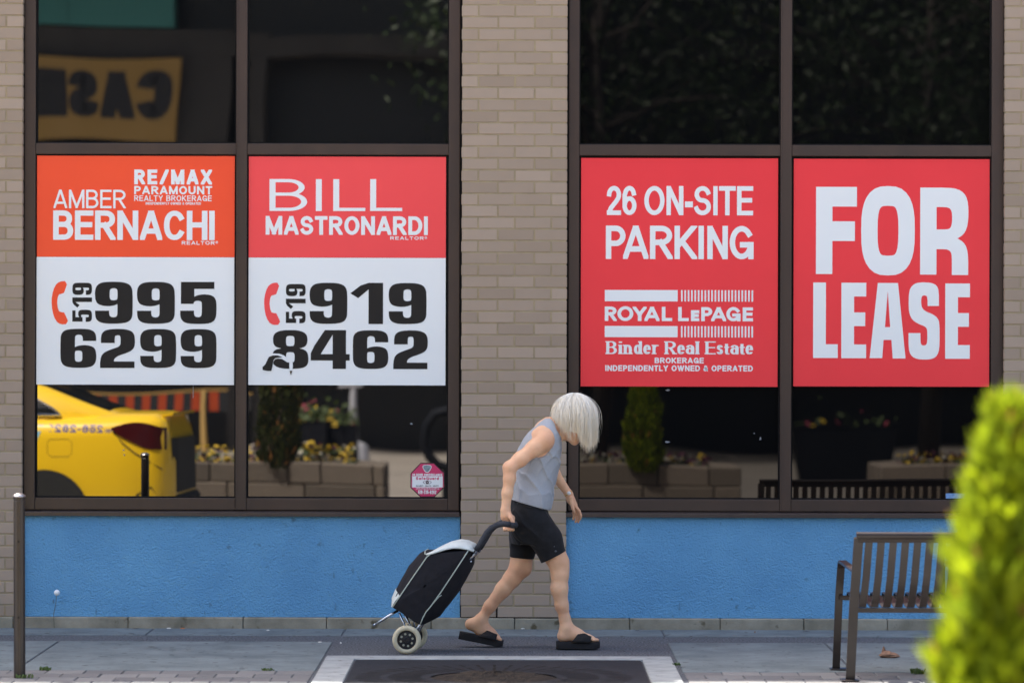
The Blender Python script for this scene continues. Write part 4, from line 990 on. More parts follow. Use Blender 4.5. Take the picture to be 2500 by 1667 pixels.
# hair: a bob hanging straight down from the bowed head, hundreds of fine locks over a solid core
M_hair = mat('pale_hair', (.96, .93, .86), .4, c2=(.88, .75, .54), rnd=True, spec=.4)
HX, HZ = at(1403.5, 1022, YC).x, at(1403.5, 1022, YC).z
ax_, az_, ay_ = .118, .131, .100
ENDX = [1335, 1346, 1352, 1362, 1375, 1392, 1408, 1416, 1424, 1437, 1449, 1456, 1466]
ENDY = [1010, 1015, 1024, 1037, 1051, 1060, 1063, 1073, 1088, 1099, 1093, 1082, 1062]
def lock(phi, sc, jit, jlen, bend):
    """from the crown over the skull, then straight down"""
    c, s_ = math.cos(phi), math.sin(phi); pts = []
    for i in range(9):
        th = R(6 + 82 * i / 8); bulge = 1 + .0 * i
        pts.append(Vector((HX + ax_ * sc * math.sin(th) * c + jit[0] * i / 8, YC + ay_ * sc * math.sin(th) * s_ + jit[1] * i / 8, HZ + az_ * sc * math.cos(th))))
    e = pts[-1]; px = CX + e.x * FPX / (CAM_D + YC)
    yy = np.interp(px, ENDX, ENDY) + jlen
    zend = CAM_H - (yy - CY) * (CAM_D + YC) / FPX
    cutk = 9
    drop = e.z - zend
    if drop > .005:
        for i in range(1, 7):
            t = i / 6; inward = bend * t * t
            pts.append(Vector((e.x - inward * c * .8, e.y - inward * s_, e.z - drop * t)))
    else:
        pts = [p for p in pts if p.z > zend]
    return pts
mb = MB(); nph, core = 72, []
for j in range(nph):
    p = lock(2 * math.pi * j / nph, .90, (0, 0), -8, .010)
    L_ = [0]
    for a, b in zip(p, p[1:]): L_.append(L_[-1] + (b - a).length)
    core.append([Vector([np.interp(t * L_[-1], L_, [q[i] for q in p]) for i in range(3)]) for t in [k / 15 for k in range(16)]])
vs = [core[j][k] for k in range(16) for j in range(nph)]
mb.add(vs, [(k*nph + j, k*nph + (j+1) % nph, (k+1)*nph + (j+1) % nph, (k+1)*nph + j) for k in range(15) for j in range(nph)] + [tuple(range(nph))], r=.8)
clumps = [(random.uniform(0, 2 * math.pi), random.uniform(.93, 1.06), random.random(), random.gauss(0, 7), random.uniform(0, 6.28), random.uniform(.002, .008)) for _ in range(210)]
for i in range(3400):
    ph0, sc0, tone, dl, w0, am = clumps[i % 210]
    phi = ph0 + random.gauss(0, .055); sc = min(1.075, sc0 + random.gauss(0, .014))
    layer = -abs(random.gauss(0, 20)) if random.random() < .55 else 0
    p = lock(phi, sc, (random.gauss(0, .004), random.gauss(0, .004)), dl + layer + random.gauss(0, 2.5), random.uniform(-.006, .014))
    if len(p) < 4: continue
    n_p = len(p); fly = random.random() < .12
    r0 = random.uniform(.0005, .0012)
    g1, g2 = random.gauss(0, .0045), random.gauss(0, .0045)
    p = [q + Vector((math.sin(w0 + 5 * k_ / n_p), math.cos(w0 * 2 + 4 * k_ / n_p), 0)) * am * (k_ / n_p) + Vector((g1, g2, 0)) * (k_ / n_p) ** 2 for k_, q in enumerate(p)]
    if fly:
        f1, f2, f3 = random.gauss(0, .010), random.gauss(0, .010), abs(random.gauss(0, .006)); p = [q + Vector((f1, f2, f3)) * math.sin(2.6 * k_ / n_p) for k_, q in enumerate(p)]; r0 *= .6
    k = len(mb.r); mb.tube(p, [r0 * (1 - .8 * (t / (n_p - 1)) ** 3) for t in range(n_p)], 4, caps=False)
    t0 = min(1, max(0, tone * .35 + random.gauss(0, .10)))
    for q in range(k, len(mb.r)): mb.r[q] = min(1, max(0, t0 + .65 * ((q - k) / (len(mb.r) - k)) ** 1.5))
mb.build('hair', M_hair, person, smooth=True, fix=False)

# ------------------------------------------------------------------ the shopping trolley
M_bag = mat('bag_canvas', (.0125, .012, .015), .85, c2=(.018, .017, .021), nscale=25, bump=(45, .35, .006), spec=.25)
M_flap = mat('grey_flap', s2l((205, 210, 206)), .8, c2=s2l((188, 194, 190)), nscale=18, bump=(40, .2, .004), spec=.3)
M_pipe = mat('piping', s2l((176, 184, 172)), .7)
M_chrome = mat('silver_tube', s2l((190, 196, 205)), .22, metal=1.0)
M_foam = mat('handle_foam', (.03, .032, .04), .75, c2=(.04, .042, .05), nscale=60, spec=.3)
M_tyre = mat('cream_rubber', s2l((206, 196, 168)), .7, c2=s2l((190, 178, 148)), nscale=25, spec=.3)
M_hub = mat('black_plastic', (.014, .014, .016), .45, spec=.4)
tr = thing('shopping_trolley', 'black two wheeled shopping trolley with pale flap and cream tyres, tilted and pulled along', 'trolley', at(1000, 1596, -1.53))
YN, YFAR = -1.665, -1.365; YM = (YN + YFAR) / 2
side = [(1050,1352),(1100,1347.5),(1143,1344),(1110,1395),(1076,1446),(1040,1493),(1026,1524),(990,1502),(958,1482),(966,1467),(977,1454),(1004,1414),(1031,1375)]
midp = [(1031,1346),(1095,1342),(1156,1342),(1151,1380),(1113,1450),(1067,1508),(1027,1528),(988,1505),(953,1483),(952,1464),(961,1440),(990,1384),(1020,1352)]
def subdiv(P, n=3):
    o = []
    for i, p in enumerate(P):
        q = P[(i + 1) % len(P)]; o += [(p[0] + (q[0]-p[0]) * t / n, p[1] + (q[1]-p[1]) * t / n) for t in range(n)]
    return o
side_, mid_ = subdiv(side, 4), subdiv(midp, 4)
# near wheel stands further back than the far one: the axle is turned a little
def trp(x, y, Y): return at(x + 52 * (Y - YN) * .8, y + (Y - YN) * 0, YN) + Vector((0, Y - YN, 0))
mb = MB(); rings = []; wfb = wob(22, 21)
for t in (-1, -.985, -.93, -.8, -.5, -.2, .2, .5, .8, .93, .985, 1):
    k = (1 - abs(t) ** 2.6); ins = 1 if abs(t) < .99 else .985; rc = []
    cxm = sum(p[0] for p in side_) / len(side_); cym = sum(p[1] for p in side_) / len(side_)
    for a, b in zip(side_, mid_):
        x, y = a[0] + (b[0] - a[0]) * k, a[1] + (b[1] - a[1]) * k
        x, y = cxm + (x - cxm) * ins, cym + (y - cym) * ins
        p = trp(x, y, YM + t * .148); w_ = float(wfb(p.x, p.y, p.z)) * .0028
        rc.append(p + Vector((w_, w_ * .4 * (1 if abs(t) > .9 else 0), 0)))
    rings.append(rc)
mb.loft(rings, caps=False)
for rg, sg in ((rings[0], -1), (rings[-1], 1)):       # side cloth, a little slack
    n = len(rg); c = sum(rg, Vector()) / n; inner = [[c + (p - c) * s_ + Vector((0, sg * .012 * (1 - s_ * s_) + .003 * math.sin(34 * p.x + 26 * p.z) * (s_ - s_ ** 3), 0)) for p in rg] for s_ in (1, .8, .55, .3, .05)]
    mb.loft(inner, caps=False)
bag = mb.build('bag', M_bag, tr, smooth=True)
mb = MB()
for Y in (YM - .150, YM + .150):
    mb.tube([trp(x, y, Y) for x, y in ((1143,1344),(1110,1394.5),(1076,1445.5),(1052,1479),(1040,1493),(1032,1508),(1026,1524))], .0032, 6)
    mb.tube([trp(x, y, Y) for x, y in ((1051,1352),(1042,1359),(1031,1375),(1004,1414),(977,1454),(958,1482))], .0032, 6)
    mb.tube([trp(x, y, Y) for x, y in ((1028,1492),(1044,1488),(1072,1456),(1078,1452))][1:], .002, 6)
mb.tube([trp(1050,1352,YM-.15), trp(1036,1353,YM-.12), trp(1034,1347,YM-.08), trp(1033,1346,YM+.08), trp(1036,1353,YM+.12), trp(1050,1352,YM+.15)], .003, 6)
mb.build('piping', M_pipe, bag, smooth=True)
mb = MB(); rings = []
for t in (-1, -.9, -.6, -.2, .2, .6, .9, 1):          # pale patch at the foot of the front pocket
    k = 1 - abs(t) ** 2.6; rc = []
    for a, b in (((978,1453.5),(962,1438)),((967,1467),(951.5,1463)),((958,1482),(952.5,1483))):
        rc.append(trp(a[0] + (b[0]-a[0]) * k - 2.6, a[1] + (b[1]-a[1]) * k, YM + t * .146))
    rings.append(rc)
mb.loft(rings, closed=False); mb.build('pocket_patch', M_flap, bag, smooth=True)
mb = MB(); rings = []
prof = [(1040,1351),(1052,1345.5),(1072,1335),(1092,1325.5),(1116,1320),(1135,1322.5),(1151,1330),(1157,1343)]
for t in (-1, -.97, -.8, -.4, 0, .4, .8, .97, 1):
    k = max(0, 1 - abs(t) ** 4) ; base = [(1040 + 117 * i / 7, 1351.5 - 7.5 * i / 7) for i in range(8)]
    rings.append([trp(b[0] + (a[0]-b[0]) * k, b[1] + (a[1]-b[1]) * (.45 + .55 * k) + (3 if abs(t) > .99 else 0), YM + t * .152) for a, b in zip(prof, base)])
mb.loft(rings, closed=False); fl = mb.build('flap', M_flap, tr, smooth=True); md = fl.modifiers.new('s', 'SOLIDIFY'); md.thickness = .004
mb = MB()
for Y in (YM - .09, YM + .09):
    mb.tube([trp(x, y, Y) for x, y in ((1006,1556),(1020,1530),(1048,1496),(1095,1432),(1140,1368))], .008, 10)
    mb.tube([trp(x, y, Y) for x, y in ((1140,1368),(1150,1360),(1166,1336))], .008, 10)
mb.tube([trp(1146,1372,YM-.09), trp(1146,1372,YM+.09)], .006, 8)
near, far = YM - .10, YM + .10
for Y in (near, far):
    mb.tube([trp(x, y, Y) for x, y in ((968,1492),(940,1508),(914,1525))], .0068, 10)
    mb.tube([trp(x, y, Y) for x, y in ((972,1497),(985,1528),(996,1552))], .006, 8); mb.tube([trp(x, y, Y) for x, y in ((984,1500),(996,1524),(1003,1550))], .005, 8)
mb.tube([trp(914,1525,near)] + [trp(914 - 8 * math.sin(a), 1525 + 4.5 * math.sin(a), YM - .10 * math.cos(a)) for a in (.3, .8, 1.57, 2.3, 2.84)] + [trp(914,1525,far)], .0068, 10)
mb.tube([trp(994, 1560.5, YN + .02), trp(994, 1560.5, YFAR - .02)], .007, 10)
mb.build('frame', M_chrome, tr, smooth=True)
mb = MB()
hpts = ((1160,1345),(1172,1325),(1186,1301),(1198,1289),(1212,1282),(1228,1279.5),(1242,1281.5),(1254,1286))
for Y in (YM - .09, YM + .09):
    P = [trp(x, y, Y) for x, y in hpts]; mb.tube(P[:-1], .0155, 12)
a, b = trp(*hpts[-2], YM - .09), trp(*hpts[-2], YM + .09); mb.tube([a, a + (b - a) * .08 + Vector((.012, 0, -.004)), a + (b - a) * .5 + Vector((.022, 0, -.008)), a + (b - a) * .92 + Vector((.012, 0, -.004)), b], .0155, 12)
mb.build('handle', M_foam, tr, smooth=True)
for Y in (YM - .09, YM + .09):
    mb = MB(); mb.tube([trp(1156,1352,Y), trp(1168,1332,Y)], .0125, 10); mb.build('clamp', M_chrome, tr, smooth=True)
for Y, sg in ((YN, -1), (YFAR, 1)):
    c = trp(993, 1561.5, Y); c.z = .0765
    wh = MB()
    wh.lathe(c, [(.0495, -.013), (.054, -.018), (.064, -.019), (.072, -.014), (.0757, -.006), (.0765, 0), (.0757, .006), (.072, .014), (.064, .019), (.054, .018), (.0495, .013)], 40, axis='y', ring=True)
    w_ = bpy.data.objects.new('wheel', None); COL.objects.link(w_); put(w_, tr); w_.matrix_parent_inverse = Matrix.Translation(-org(tr))
    t_ = wh.build('tyre', M_tyre, w_, smooth=True)
    hb = MB(); hb.lathe(c, [(.0001, sg * .017), (.012, sg * .018), (.014, sg * .012), (.045, sg * .009), (.0498, sg * .015), (.0505, 0), (.0498, -sg * .012), (.0001, -sg * .01)], 32, axis='y'); h_ = hb.build('hub', M_hub, w_, smooth=True, auto=35)
    ho = MB()
    for k in range(8):
        a = 2 * math.pi * (k + .3) / 8; q = c + Vector((.032 * math.cos(a), sg * .0112, .032 * math.sin(a)))
        ho.lathe(q, [(.0001, sg * .0006), (.0062, sg * .0006), (.0062, -sg * .002)], 12, axis='y')
    ho.build('hub_hole', mat('hub_gap', s2l((150, 148, 130)), .6) if sg < 0 else M_tyre, w_)
# ------------------------------------------------------------------ street furniture on the near pavement
M_brown = mat('brown_powder_coat', s2l((46, 38, 34)), .3, c2=s2l((38, 31, 28)), nscale=8, spec=.4, coat=.12, bump=(90, .12, .002))
M_steel = mat('steel_cap', s2l((170, 165, 165)), .3, metal=1.0)
bo = thing('bollard', 'slim dark brown metal bollard with a domed steel cap beside the blue panel', 'bollard', at(52, 1656, -3.11))
X0, Y0 = -2.405, -3.11
mb = MB()
n = 32; prof = [(.0295, .0), (.0285, .02), (.0278, .84), (.0278, .866), (.0265, .868), (.0265, .872), (.0278, .874), (.0278, .888)]
rings = []
for r_, h in prof:
    lean = -.005 * h / .9
    rings.append([Vector((X0 + lean + (r_ - (.0022 if j % 8 == 0 else 0)) * math.cos(2*math.pi*j/n), Y0 + (r_ - (.0022 if j % 8 == 0 else 0)) * math.sin(2*math.pi*j/n), h)) for j in range(n)])
mb.loft(rings); mb.build('post', M_brown, bo, smooth=True, auto=30)
mb = MB(); mb.lathe((X0 - .005, Y0, .888), [(.0315, 0), (.0325, .003), (.030, .008), (.022, .014), (.012, .0175), (.0001, .019)], 28); mb.build('cap', M_steel, bo, smooth=True, auto=40)
mb = MB()
for z in (.30, .67): mb.lathe((X0 - .004, Y0 - .0277, z), [(.0001, -.001), (.004, -.001), (.004, .003)], 10, axis='y')
mb.build('screw', M_black, bo)['kind'] = 'stuff'

bench = thing('park_bench', 'brown steel slatted bench standing with its back to the street', 'bench', (2.5, -2.9, 0))
NSL, PIT, BX0 = 29, .0588, 1.652
def slat_path(x):
    """back slat bending into the seat, running towards the wall"""
    return [(x + .0225, -3.352, .700), (x + .014, -3.300, .52), (x + .006, -3.252, .405), (x + .004, -3.222, .372), (x + .003, -3.18, .366), (x + .002, -2.9, .385), (x, -2.66, .40), (x, -2.62, .394), (x, -2.605, .375)]
def strip(mb, path, w, t):
    rings = []
    for i, p in enumerate(path):
        a, b = Vector(path[max(i-1, 0)]), Vector(path[min(i+1, len(path)-1)]); d = (b - a).normalized(); nn = d.cross(Vector((1, 0, 0))).normalized()
        P = Vector(p); rings.append([P + Vector((-w/2, 0, 0)) - nn*t/2, P + Vector((w/2, 0, 0)) - nn*t/2, P + Vector((w/2, 0, 0)) + nn*t/2, P + Vector((-w/2, 0, 0)) + nn*t/2])
    mb.loft(rings)
bk, se = MB(), MB()
for i in range(NSL):
    x = BX0 + .052 + i * PIT; P = slat_path(x); strip(bk, P[:4], .036, .006); strip(se, P[3:], .036, .006)
bk.beam((BX0 + .02, -3.352, .703), (BX0 + .06 + NSL * PIT, -3.352, .703), .012, .028)
bk.tube([(BX0 + .012, -3.362, .724), (BX0 + .07 + NSL * PIT, -3.362, .724)], .0165, 20)
bk.build('backrest', M_brown, bench, auto=30)
se.beam((BX0, -3.205, .352), (BX0 + .05 + NSL * PIT, -3.205, .352), .03, .022); se.beam((BX0, -2.63, .372), (BX0 + .05 + NSL * PIT, -2.63, .372), .03, .022)
se.build('seat', M_brown, bench, auto=30)
XE = BX0 + .055 + NSL * PIT
def strap(mb, path, w, t=.010):
    rings = []
    for i, p in enumerate(path):
        a, b = Vector(path[max(i-1, 0)]), Vector(path[min(i+1, len(path)-1)]); d = (b - a).normalized(); nn = d.cross(Vector((1, 0, 0))).normalized()
        P = Vector(p); rings.append([P + Vector((-w/2, 0, 0)) - nn*t/2, P + Vector((w/2, 0, 0)) - nn*t/2, P + Vector((w/2, 0, 0)) + nn*t/2, P + Vector((-w/2, 0, 0)) + nn*t/2])
    mb.loft(rings)
for x, sh_ in ((BX0, .024), (XE, .024)):
    mb = MB(); strap(mb, [(x, -3.185, 0), (x + .012, -3.23, .36), (x + sh_, -3.352, .712)], .045, .016); mb.build('leg', M_brown, bench, auto=30)
    mb = MB(); strap(mb, [(x - .015, -2.575, 0), (x - .002, -2.60, .40), (x + .006, -2.608, .52)], .038, .016); mb.build('leg', M_brown, bench, auto=30)
    mb = MB(); strap(mb, [(x + .006, -2.608, .52), (x + .007, -2.618, .543), (x + .009, -2.645, .555), (x + .012, -2.9, .552), (x + .016, -3.25, .548), (x + .018, -3.29, .545)], .038, .012); mb.build('armrest', M_brown, bench, auto=30)
xm = 2.165
mb = MB(); strap(mb, [(xm, -2.63, .38), (xm, -2.615, .50), (xm, -2.63, .545), (xm, -2.70, .555), (xm, -3.20, .550), (xm, -3.29, .54)], .03, .012); mb.build('armrest', M_brown, bench, auto=30)
for x in (BX0, XE):
    for y in (-3.185, -2.575):
        mb = MB(); mb.box(x - .045, x + .04, y - .05, y + .05, .0065, .014, bev=.002); mb.build('foot_plate', M_brown, bench)

# small things on the ground
def scrap(name, label, cat, px, py, Y, w, h, m, seed=0, thick=.004):
    r_ = random.Random(seed); p = at(px, py, Y); d = 14762 / (py - ROLL * (px - CX) - CY) - CAM_D; X_ = (px - CX + ROLL * (py - CY)) / FPX * (CAM_D + d)
    mb = MB(); k = 9; vs = []
    for i in range(k):
        a = 2 * math.pi * i / k; vs.append((X_ + w / 2 * math.cos(a) * r_.uniform(.7, 1.1), d + h / 2 * math.sin(a) * r_.uniform(.7, 1.1), .0065 + r_.uniform(0, thick)))
    vs.append((X_, d, .0065 + thick * 1.2)); vs += [(x, y, .0062) for x, y, z in vs[:k]]
    mb.add(vs, [(i, (i+1) % k, k) for i in range(k)] + [(i, k+1+i, k+1+(i+1) % k, (i+1) % k) for i in range(k)])
    return tag(mb.build(name, m), label, cat)
M_paper = mat('paper', s2l((215, 212, 205)), .8); M_or = mat('orange_scrap', s2l((190, 110, 60)), .7); M_leaf = mat('dry_leaf', s2l((150, 112, 88)), .85, c2=s2l((120, 90, 70)), nscale=60)
scrap('paper_scrap', 'white paper scrap at the foot of the plinth, left of the orange scrap', 'litter', 413, 1536, -.04, .03, .02, M_paper, 1)
scrap('orange_scrap', 'small orange scrap at the foot of the plinth below the left blue panel', 'litter', 446, 1536.5, -.05, .028, .02, M_or, 2)
scrap('paper_scrap', 'pale scrap lying on the concrete strip left of the trolley', 'litter', 655, 1541, -.2, .022, .03, M_paper, 3)
scrap('paper_scrap', 'white scrap near the sandals at the foot of the brick pillar', 'litter', 1277, 1537, -.05, .024, .02, M_paper, 4)
scrap('paper_scrap', 'thin white scrap by the plinth below the right blue panel', 'litter', 1849, 1536, -.05, .026, .02, M_paper, 5)
scrap('paper_scrap', 'white scrap at the corner of the left concrete slab', 'litter', 781, 1570, -1, .022, .03, M_paper, 6)
scrap('pebble', 'small pale pebble on the asphalt between slab and trolley', 'stone', 832, 1573, -1, .012, .02, M_paper, 7, .008)
scrap('pebble', 'dark pebble on the concrete strip below the right blue panel', 'stone', 1843, 1546, -.3, .012, .02, M_leaf, 8, .008)
# crumpled brown thing under the bench
mb = MB(); r_ = random.Random(3); c = Vector((2.017, -1.86, .006)); rings = []
cr = at(2171, 1613, -1.86); 
for i, (h, s_) in enumerate(((0, .9), (.008, 1.05), (.018, 1.0), (.028, .75), (.034, .4))):
    rings.append([Vector((cr.x + .052 * s_ * math.cos(a) * r_.uniform(.82, 1.1), -1.86 + .035 * s_ * math.sin(a) * r_.uniform(.8, 1.1), .006 + h * (1.0 if math.cos(a) < .2 else .75) + r_.uniform(0, .004))) for a in [2*math.pi*j/12 for j in range(12)]])
mb.loft(rings); p = Vector((cr.x - .026, -1.86, .03)); mb.loft([[p + Vector((.016*math.cos(a), .012*math.sin(a), 0)) for a in (0,1.5,3,4.5)], [p + Vector((.002*math.cos(a) - .004, .002*math.sin(a), .036)) for a in (0,1.5,3,4.5)]])
tag(mb.build('crumpled_leaf', M_leaf), 'crumpled brown dry leaf lying on the slab under the bench', 'leaf')
# dandelion clock growing at the wall
dn = thing('dandelion', 'white dandelion seed head on a thin stem against the left blue panel', 'plant', (-2.62, -.06, .07))
a, b = at(131, 1499, -.06), at(139, 1446, -.06)
mb = MB(); mb.tube([(a.x, -.03, .0), a, (a + b) / 2 + Vector((.003, 0, 0)), b], .0016, 6); mb.build('stem', mat('weed_stem', (.10, .10, .06), .8), dn)
mb = MB()
for i in range(420):
    v = Vector((random.gauss(0, 1), random.gauss(0, 1), random.gauss(0, 1))).normalized(); u = v.orthogonal().normalized() * .0035; w = v.cross(u); q = b + v * .0165 * random.uniform(.85, 1.05)
    mb.add([q - u, q + w * .7, q + u, q - w * .7], [(0, 1, 2, 3)])
mb.ball(b, .0165, n=8); mb.build('seed_head', mat('seed_white', (.95, .95, .94), .8), dn)
# weeds
M_weed = mat('weed_leaf', (.07, .13, .03), .7, c2=(.12, .17, .05), rnd=True, translucent=.3)
def tuft(label, X, Y, n, r_, h, m=M_weed, name='weed'):
    mb = MB()
    for i in range(n):
        a, q = random.uniform(0, 6.28), r_ * random.random() ** .5; x, y = X + q * math.cos(a), Y + q * math.sin(a); t = random.uniform(0, 6.28); hh = h * random.uniform(.5, 1)
        dx, dy = math.cos(t) * hh * .6, math.sin(t) * hh * .6; w = .003
        mb.add([(x - w*math.sin(t), y + w*math.cos(t), .006), (x + w*math.sin(t), y - w*math.cos(t), .006), (x + dx*.5 + w*1.3*math.sin(t), y + dy*.5 - w*1.3*math.cos(t), .006 + hh*.7), (x + dx, y + dy, .006 + hh), (x + dx*.5 - w*1.3*math.sin(t), y + dy*.5 + w*1.3*math.cos(t), .006 + hh*.7)], [(0, 1, 2, 3, 4)])
    return tag(mb.build(name, m, fix=False), label, 'weed')
tuft('mossy weed tuft at the foot of the brown bollard', X0 + .03, Y0 - .02, 60, .045, .022)
tuft('small green weed in the slab joint right of the bollard', -2.33, -2.72, 40, .03, .022)
tuft('low weed at the slab edge in the joint left of the tree pit', -1.215, -2.71, 24, .03, .016)
tuft('small green weed on the pavers under the bench', 2.03, -2.78, 50, .035, .03)
tuft('dry weeds in the joint beside the right edge of the tree pit', .845, -2.35, 24, .02, .016)
# ------------------------------------------------------------------ conifers in block planters across the street
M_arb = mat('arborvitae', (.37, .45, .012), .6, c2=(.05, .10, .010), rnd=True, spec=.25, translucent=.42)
M_arbb = mat('browned_spray', (.45, .20, .06), .7, translucent=.4)
M_bark = mat('bark', (.09, .065, .045), .9, c2=(.05, .038, .028), nscale=30, bump=(40, .8, .01))
def conifer(label, X, Y, Z, H, rad, seed, group, leaf=None, n=3900, brown=.035):
    r_ = random.Random(seed); c = thing('conifer', label, 'conifer', (X, Y, Z), group)
    mb = MB(); mb.tube([(X, Y, Z - .05), (X + .006, Y, Z + H * .3), (X - .004, Y + .004, Z + H * .65), (X, Y, Z + H * .93)], [.028, .022, .013, .004], 8)
    for i in range(40):
        z = Z + H * r_.uniform(.05, .85); a = r_.uniform(0, 6.28); l = rad * .7 * (1 - (z - Z) / H) + .02
        mb.tube([(X, Y, z), (X + math.cos(a)*l*.6, Y + math.sin(a)*l*.6, z + l*.5), (X + math.cos(a)*l, Y + math.sin(a)*l, z + l*1.2)], [.006, .004, .002], 5)
    mb.build('trunk', M_bark, c, smooth=True)
    lf, br = MB(), MB()
    def prof(t): return rad * np.interp(t, (0, .12, .33, .49, .64, .78, .93, 1.0), (.70, .94, 1.0, .93, .74, .49, .20, .05))
    bumps = [(r_.uniform(0, 6.28), r_.uniform(0, 1), r_.uniform(.10, .22)) for _ in range(46)]
    for i in range(n):
        t = r_.random() ** 1.12; a = r_.uniform(0, 6.28); R_ = prof(t)
        lob = 0
        for (ba, bt, bw) in bumps:
            da = (a - ba + math.pi) % (2 * math.pi) - math.pi; lob = max(lob, math.exp(-((da * R_ / max(rad, .01)) ** 2 / .10 + (t - bt) ** 2 / .006)))
        R_ = R_ * (.80 + .32 * lob) + .008; q = R_ * (.55 + .45 * r_.random() ** .5)
        out = Vector((math.cos(a), math.sin(a), 0)); base = Vector((X, Y, Z + H * t * .965)) + out * q
        d = (out * r_.uniform(.25, .7) + Vector((r_.gauss(0, .25), r_.gauss(0, .25), 1.0))).normalized()
        nrm = (out.cross(Vector((0, 0, 1))) * math.cos(r_.uniform(-1.2, 1.2)) + out * math.sin(r_.uniform(-1.5, 1.5))).normalized(); sd_ = (nrm - d * nrm.dot(d)).normalized()
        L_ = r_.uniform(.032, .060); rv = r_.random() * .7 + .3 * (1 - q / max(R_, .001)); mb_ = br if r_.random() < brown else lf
        # a flat fan of scale leaves: main axis with side fingers
        for k in range(-3, 4):
            s0 = base + d * (L_ * .18 * (3 - abs(k))); dd = (d * math.cos(k * .27) + sd_ * math.sin(k * .27)).normalized(); l = L_ * (1 - .16 * abs(k)); w = .0048
            pw_ = dd.cross(sd_.cross(d)).normalized() * w
            mb_.add([s0 - pw_ * .5, s0 + pw_ * .5, s0 + dd * l * .6 + pw_, s0 + dd * l, s0 + dd * l * .6 - pw_], [(0, 1, 2, 3, 4)], r=rv)
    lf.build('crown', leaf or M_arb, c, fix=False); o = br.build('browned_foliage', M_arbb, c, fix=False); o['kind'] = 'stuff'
    return c
CONZ = .47
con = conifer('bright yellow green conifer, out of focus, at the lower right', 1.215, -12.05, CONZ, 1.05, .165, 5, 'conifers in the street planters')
M_arb_shaded = mat('shaded_conifer_leaf', (.045, .055, .012), .65, c2=(.018, .024, .008), rnd=True, spec=.2, translucent=.15)  # shade on the mirrored side is mixed into this darker leaf colour
conifer('conifer with shade-darkened foliage mirrored in the second window, between taxi and flower box', -2.12, -12.12, CONZ, 1.5, .22, 9, 'conifers in the street planters', M_arb_shaded, 2600, .05)

M_block = mat('planter_block', s2l((104, 95, 86)), .92, c2=s2l((84, 77, 70)), rnd=True, nscale=12, nmix=.6, bump=(50, .7, .01), spec=.2)
M_pan1 = mat('flower_yellow', (.60, .40, .03), .7, translucent=.3); M_pan2 = mat('flower_plum', (.10, .02, .05), .7, translucent=.3); M_pan3 = mat('flower_white', (.40, .38, .32), .7, translucent=.3)
M_bed = mat('bedding_leaf', (.06, .09, .02), .7, c2=(.035, .055, .012), rnd=True, translucent=.3)
M_block2 = mat('paler_planter_block', s2l((146, 133, 121)), .92, c2=s2l((122, 112, 102)), rnd=True, nscale=12, nmix=.6, bump=(50, .7, .01), spec=.2)
def planter(label, x0, x1, y0, y1, seed, cols, lab2, stone=None, up=.10):
    r_ = random.Random(seed); p = thing('planter', label, 'planter', ((x0+x1)/2, (y0+y1)/2, 0), 'block planters on the far pavement')
    mb = MB(); t = .26
    for row_ in range(3):
        z0 = row_ * .18 + .001; z1 = z0 + .178
        for (ax, a0, a1, f0, f1) in (('x', x0, x1, y1 - t, y1), ('x', x0, x1, y0, y0 + t), ('y', y0 + t, y1 - t, x0, x0 + t), ('y', y0 + t, y1 - t, x1 - t, x1)):
            x = a0 - (row_ % 2) * .3
            while x < a1:
                w = r_.choice((.30, .62, .62, .45)); a, b = max(x, a0), min(x + w, a1); x += w
                if b - a < .02: continue
                j = r_.uniform(-.008, .008)
                if ax == 'x': mb.box(a + .004, b - .004, f0 + j, f1 + j, z0, z1, bev=.012)
                else: mb.box(f0 + j, f1 + j, a + .004, b - .004, z0, z1, bev=.012)
    mb.build('block_wall', stone or M_block, p)
    mb = MB(); mb.box(x0 + t - .02, x1 - t + .02, y0 + t - .02, y1 - t + .02, .02, .47); mb.build('soil', M_soil, p)
    mb = MB()
    for i in range(900):
        x, y = r_.uniform(x0 + t, x1 - t), r_.uniform(y0 + t, y1 - t); z = .47 + r_.uniform(0, up); s_ = r_.uniform(.012, .026); kind = r_.random()
        mi = 0 if kind < .55 else 1 + min(2, int((cols[0] < (q := r_.random())) + (cols[1] < q)))
        if mi: z += .05; s_ *= 1.1
        v = Vector((r_.gauss(0, .6), r_.gauss(0, .6), 1)).normalized(); u = v.orthogonal().normalized() * s_; w = v.cross(u); c = Vector((x, y, z))
        mb.add([c + u, c + (u + w) * .7, c + w, c + (w - u) * .7, c - u, c - (u + w) * .7, c - w, c + (u - w) * .7], [tuple(range(8))], mi)
    o = mb.build('bedding_flowers', [M_bed, M_pan1, M_pan2, M_pan3], fix=False); tag(o, lab2, 'flowers', None, 'stuff')
planter('block planter with yellow flowers mirrored in the second window', -3.25, -1.16, -13.3, -12.0, 1, (.62, .88), 'yellow and plum bedding flowers mirrored in the second window', None, .17)
planter('block planter with plum and white flowers mirrored in the third window', -.35, 2.08, -13.3, -12.0, 2, (.12, .6), 'plum and white bedding flowers round the conifer', M_block2)
planter('block planter mirrored in the right hand window beyond the bench', 3.32, 5.6, -13.1, -11.7, 3, (.5, .95), 'yellow and plum bedding flowers mirrored behind the bench', M_block2)

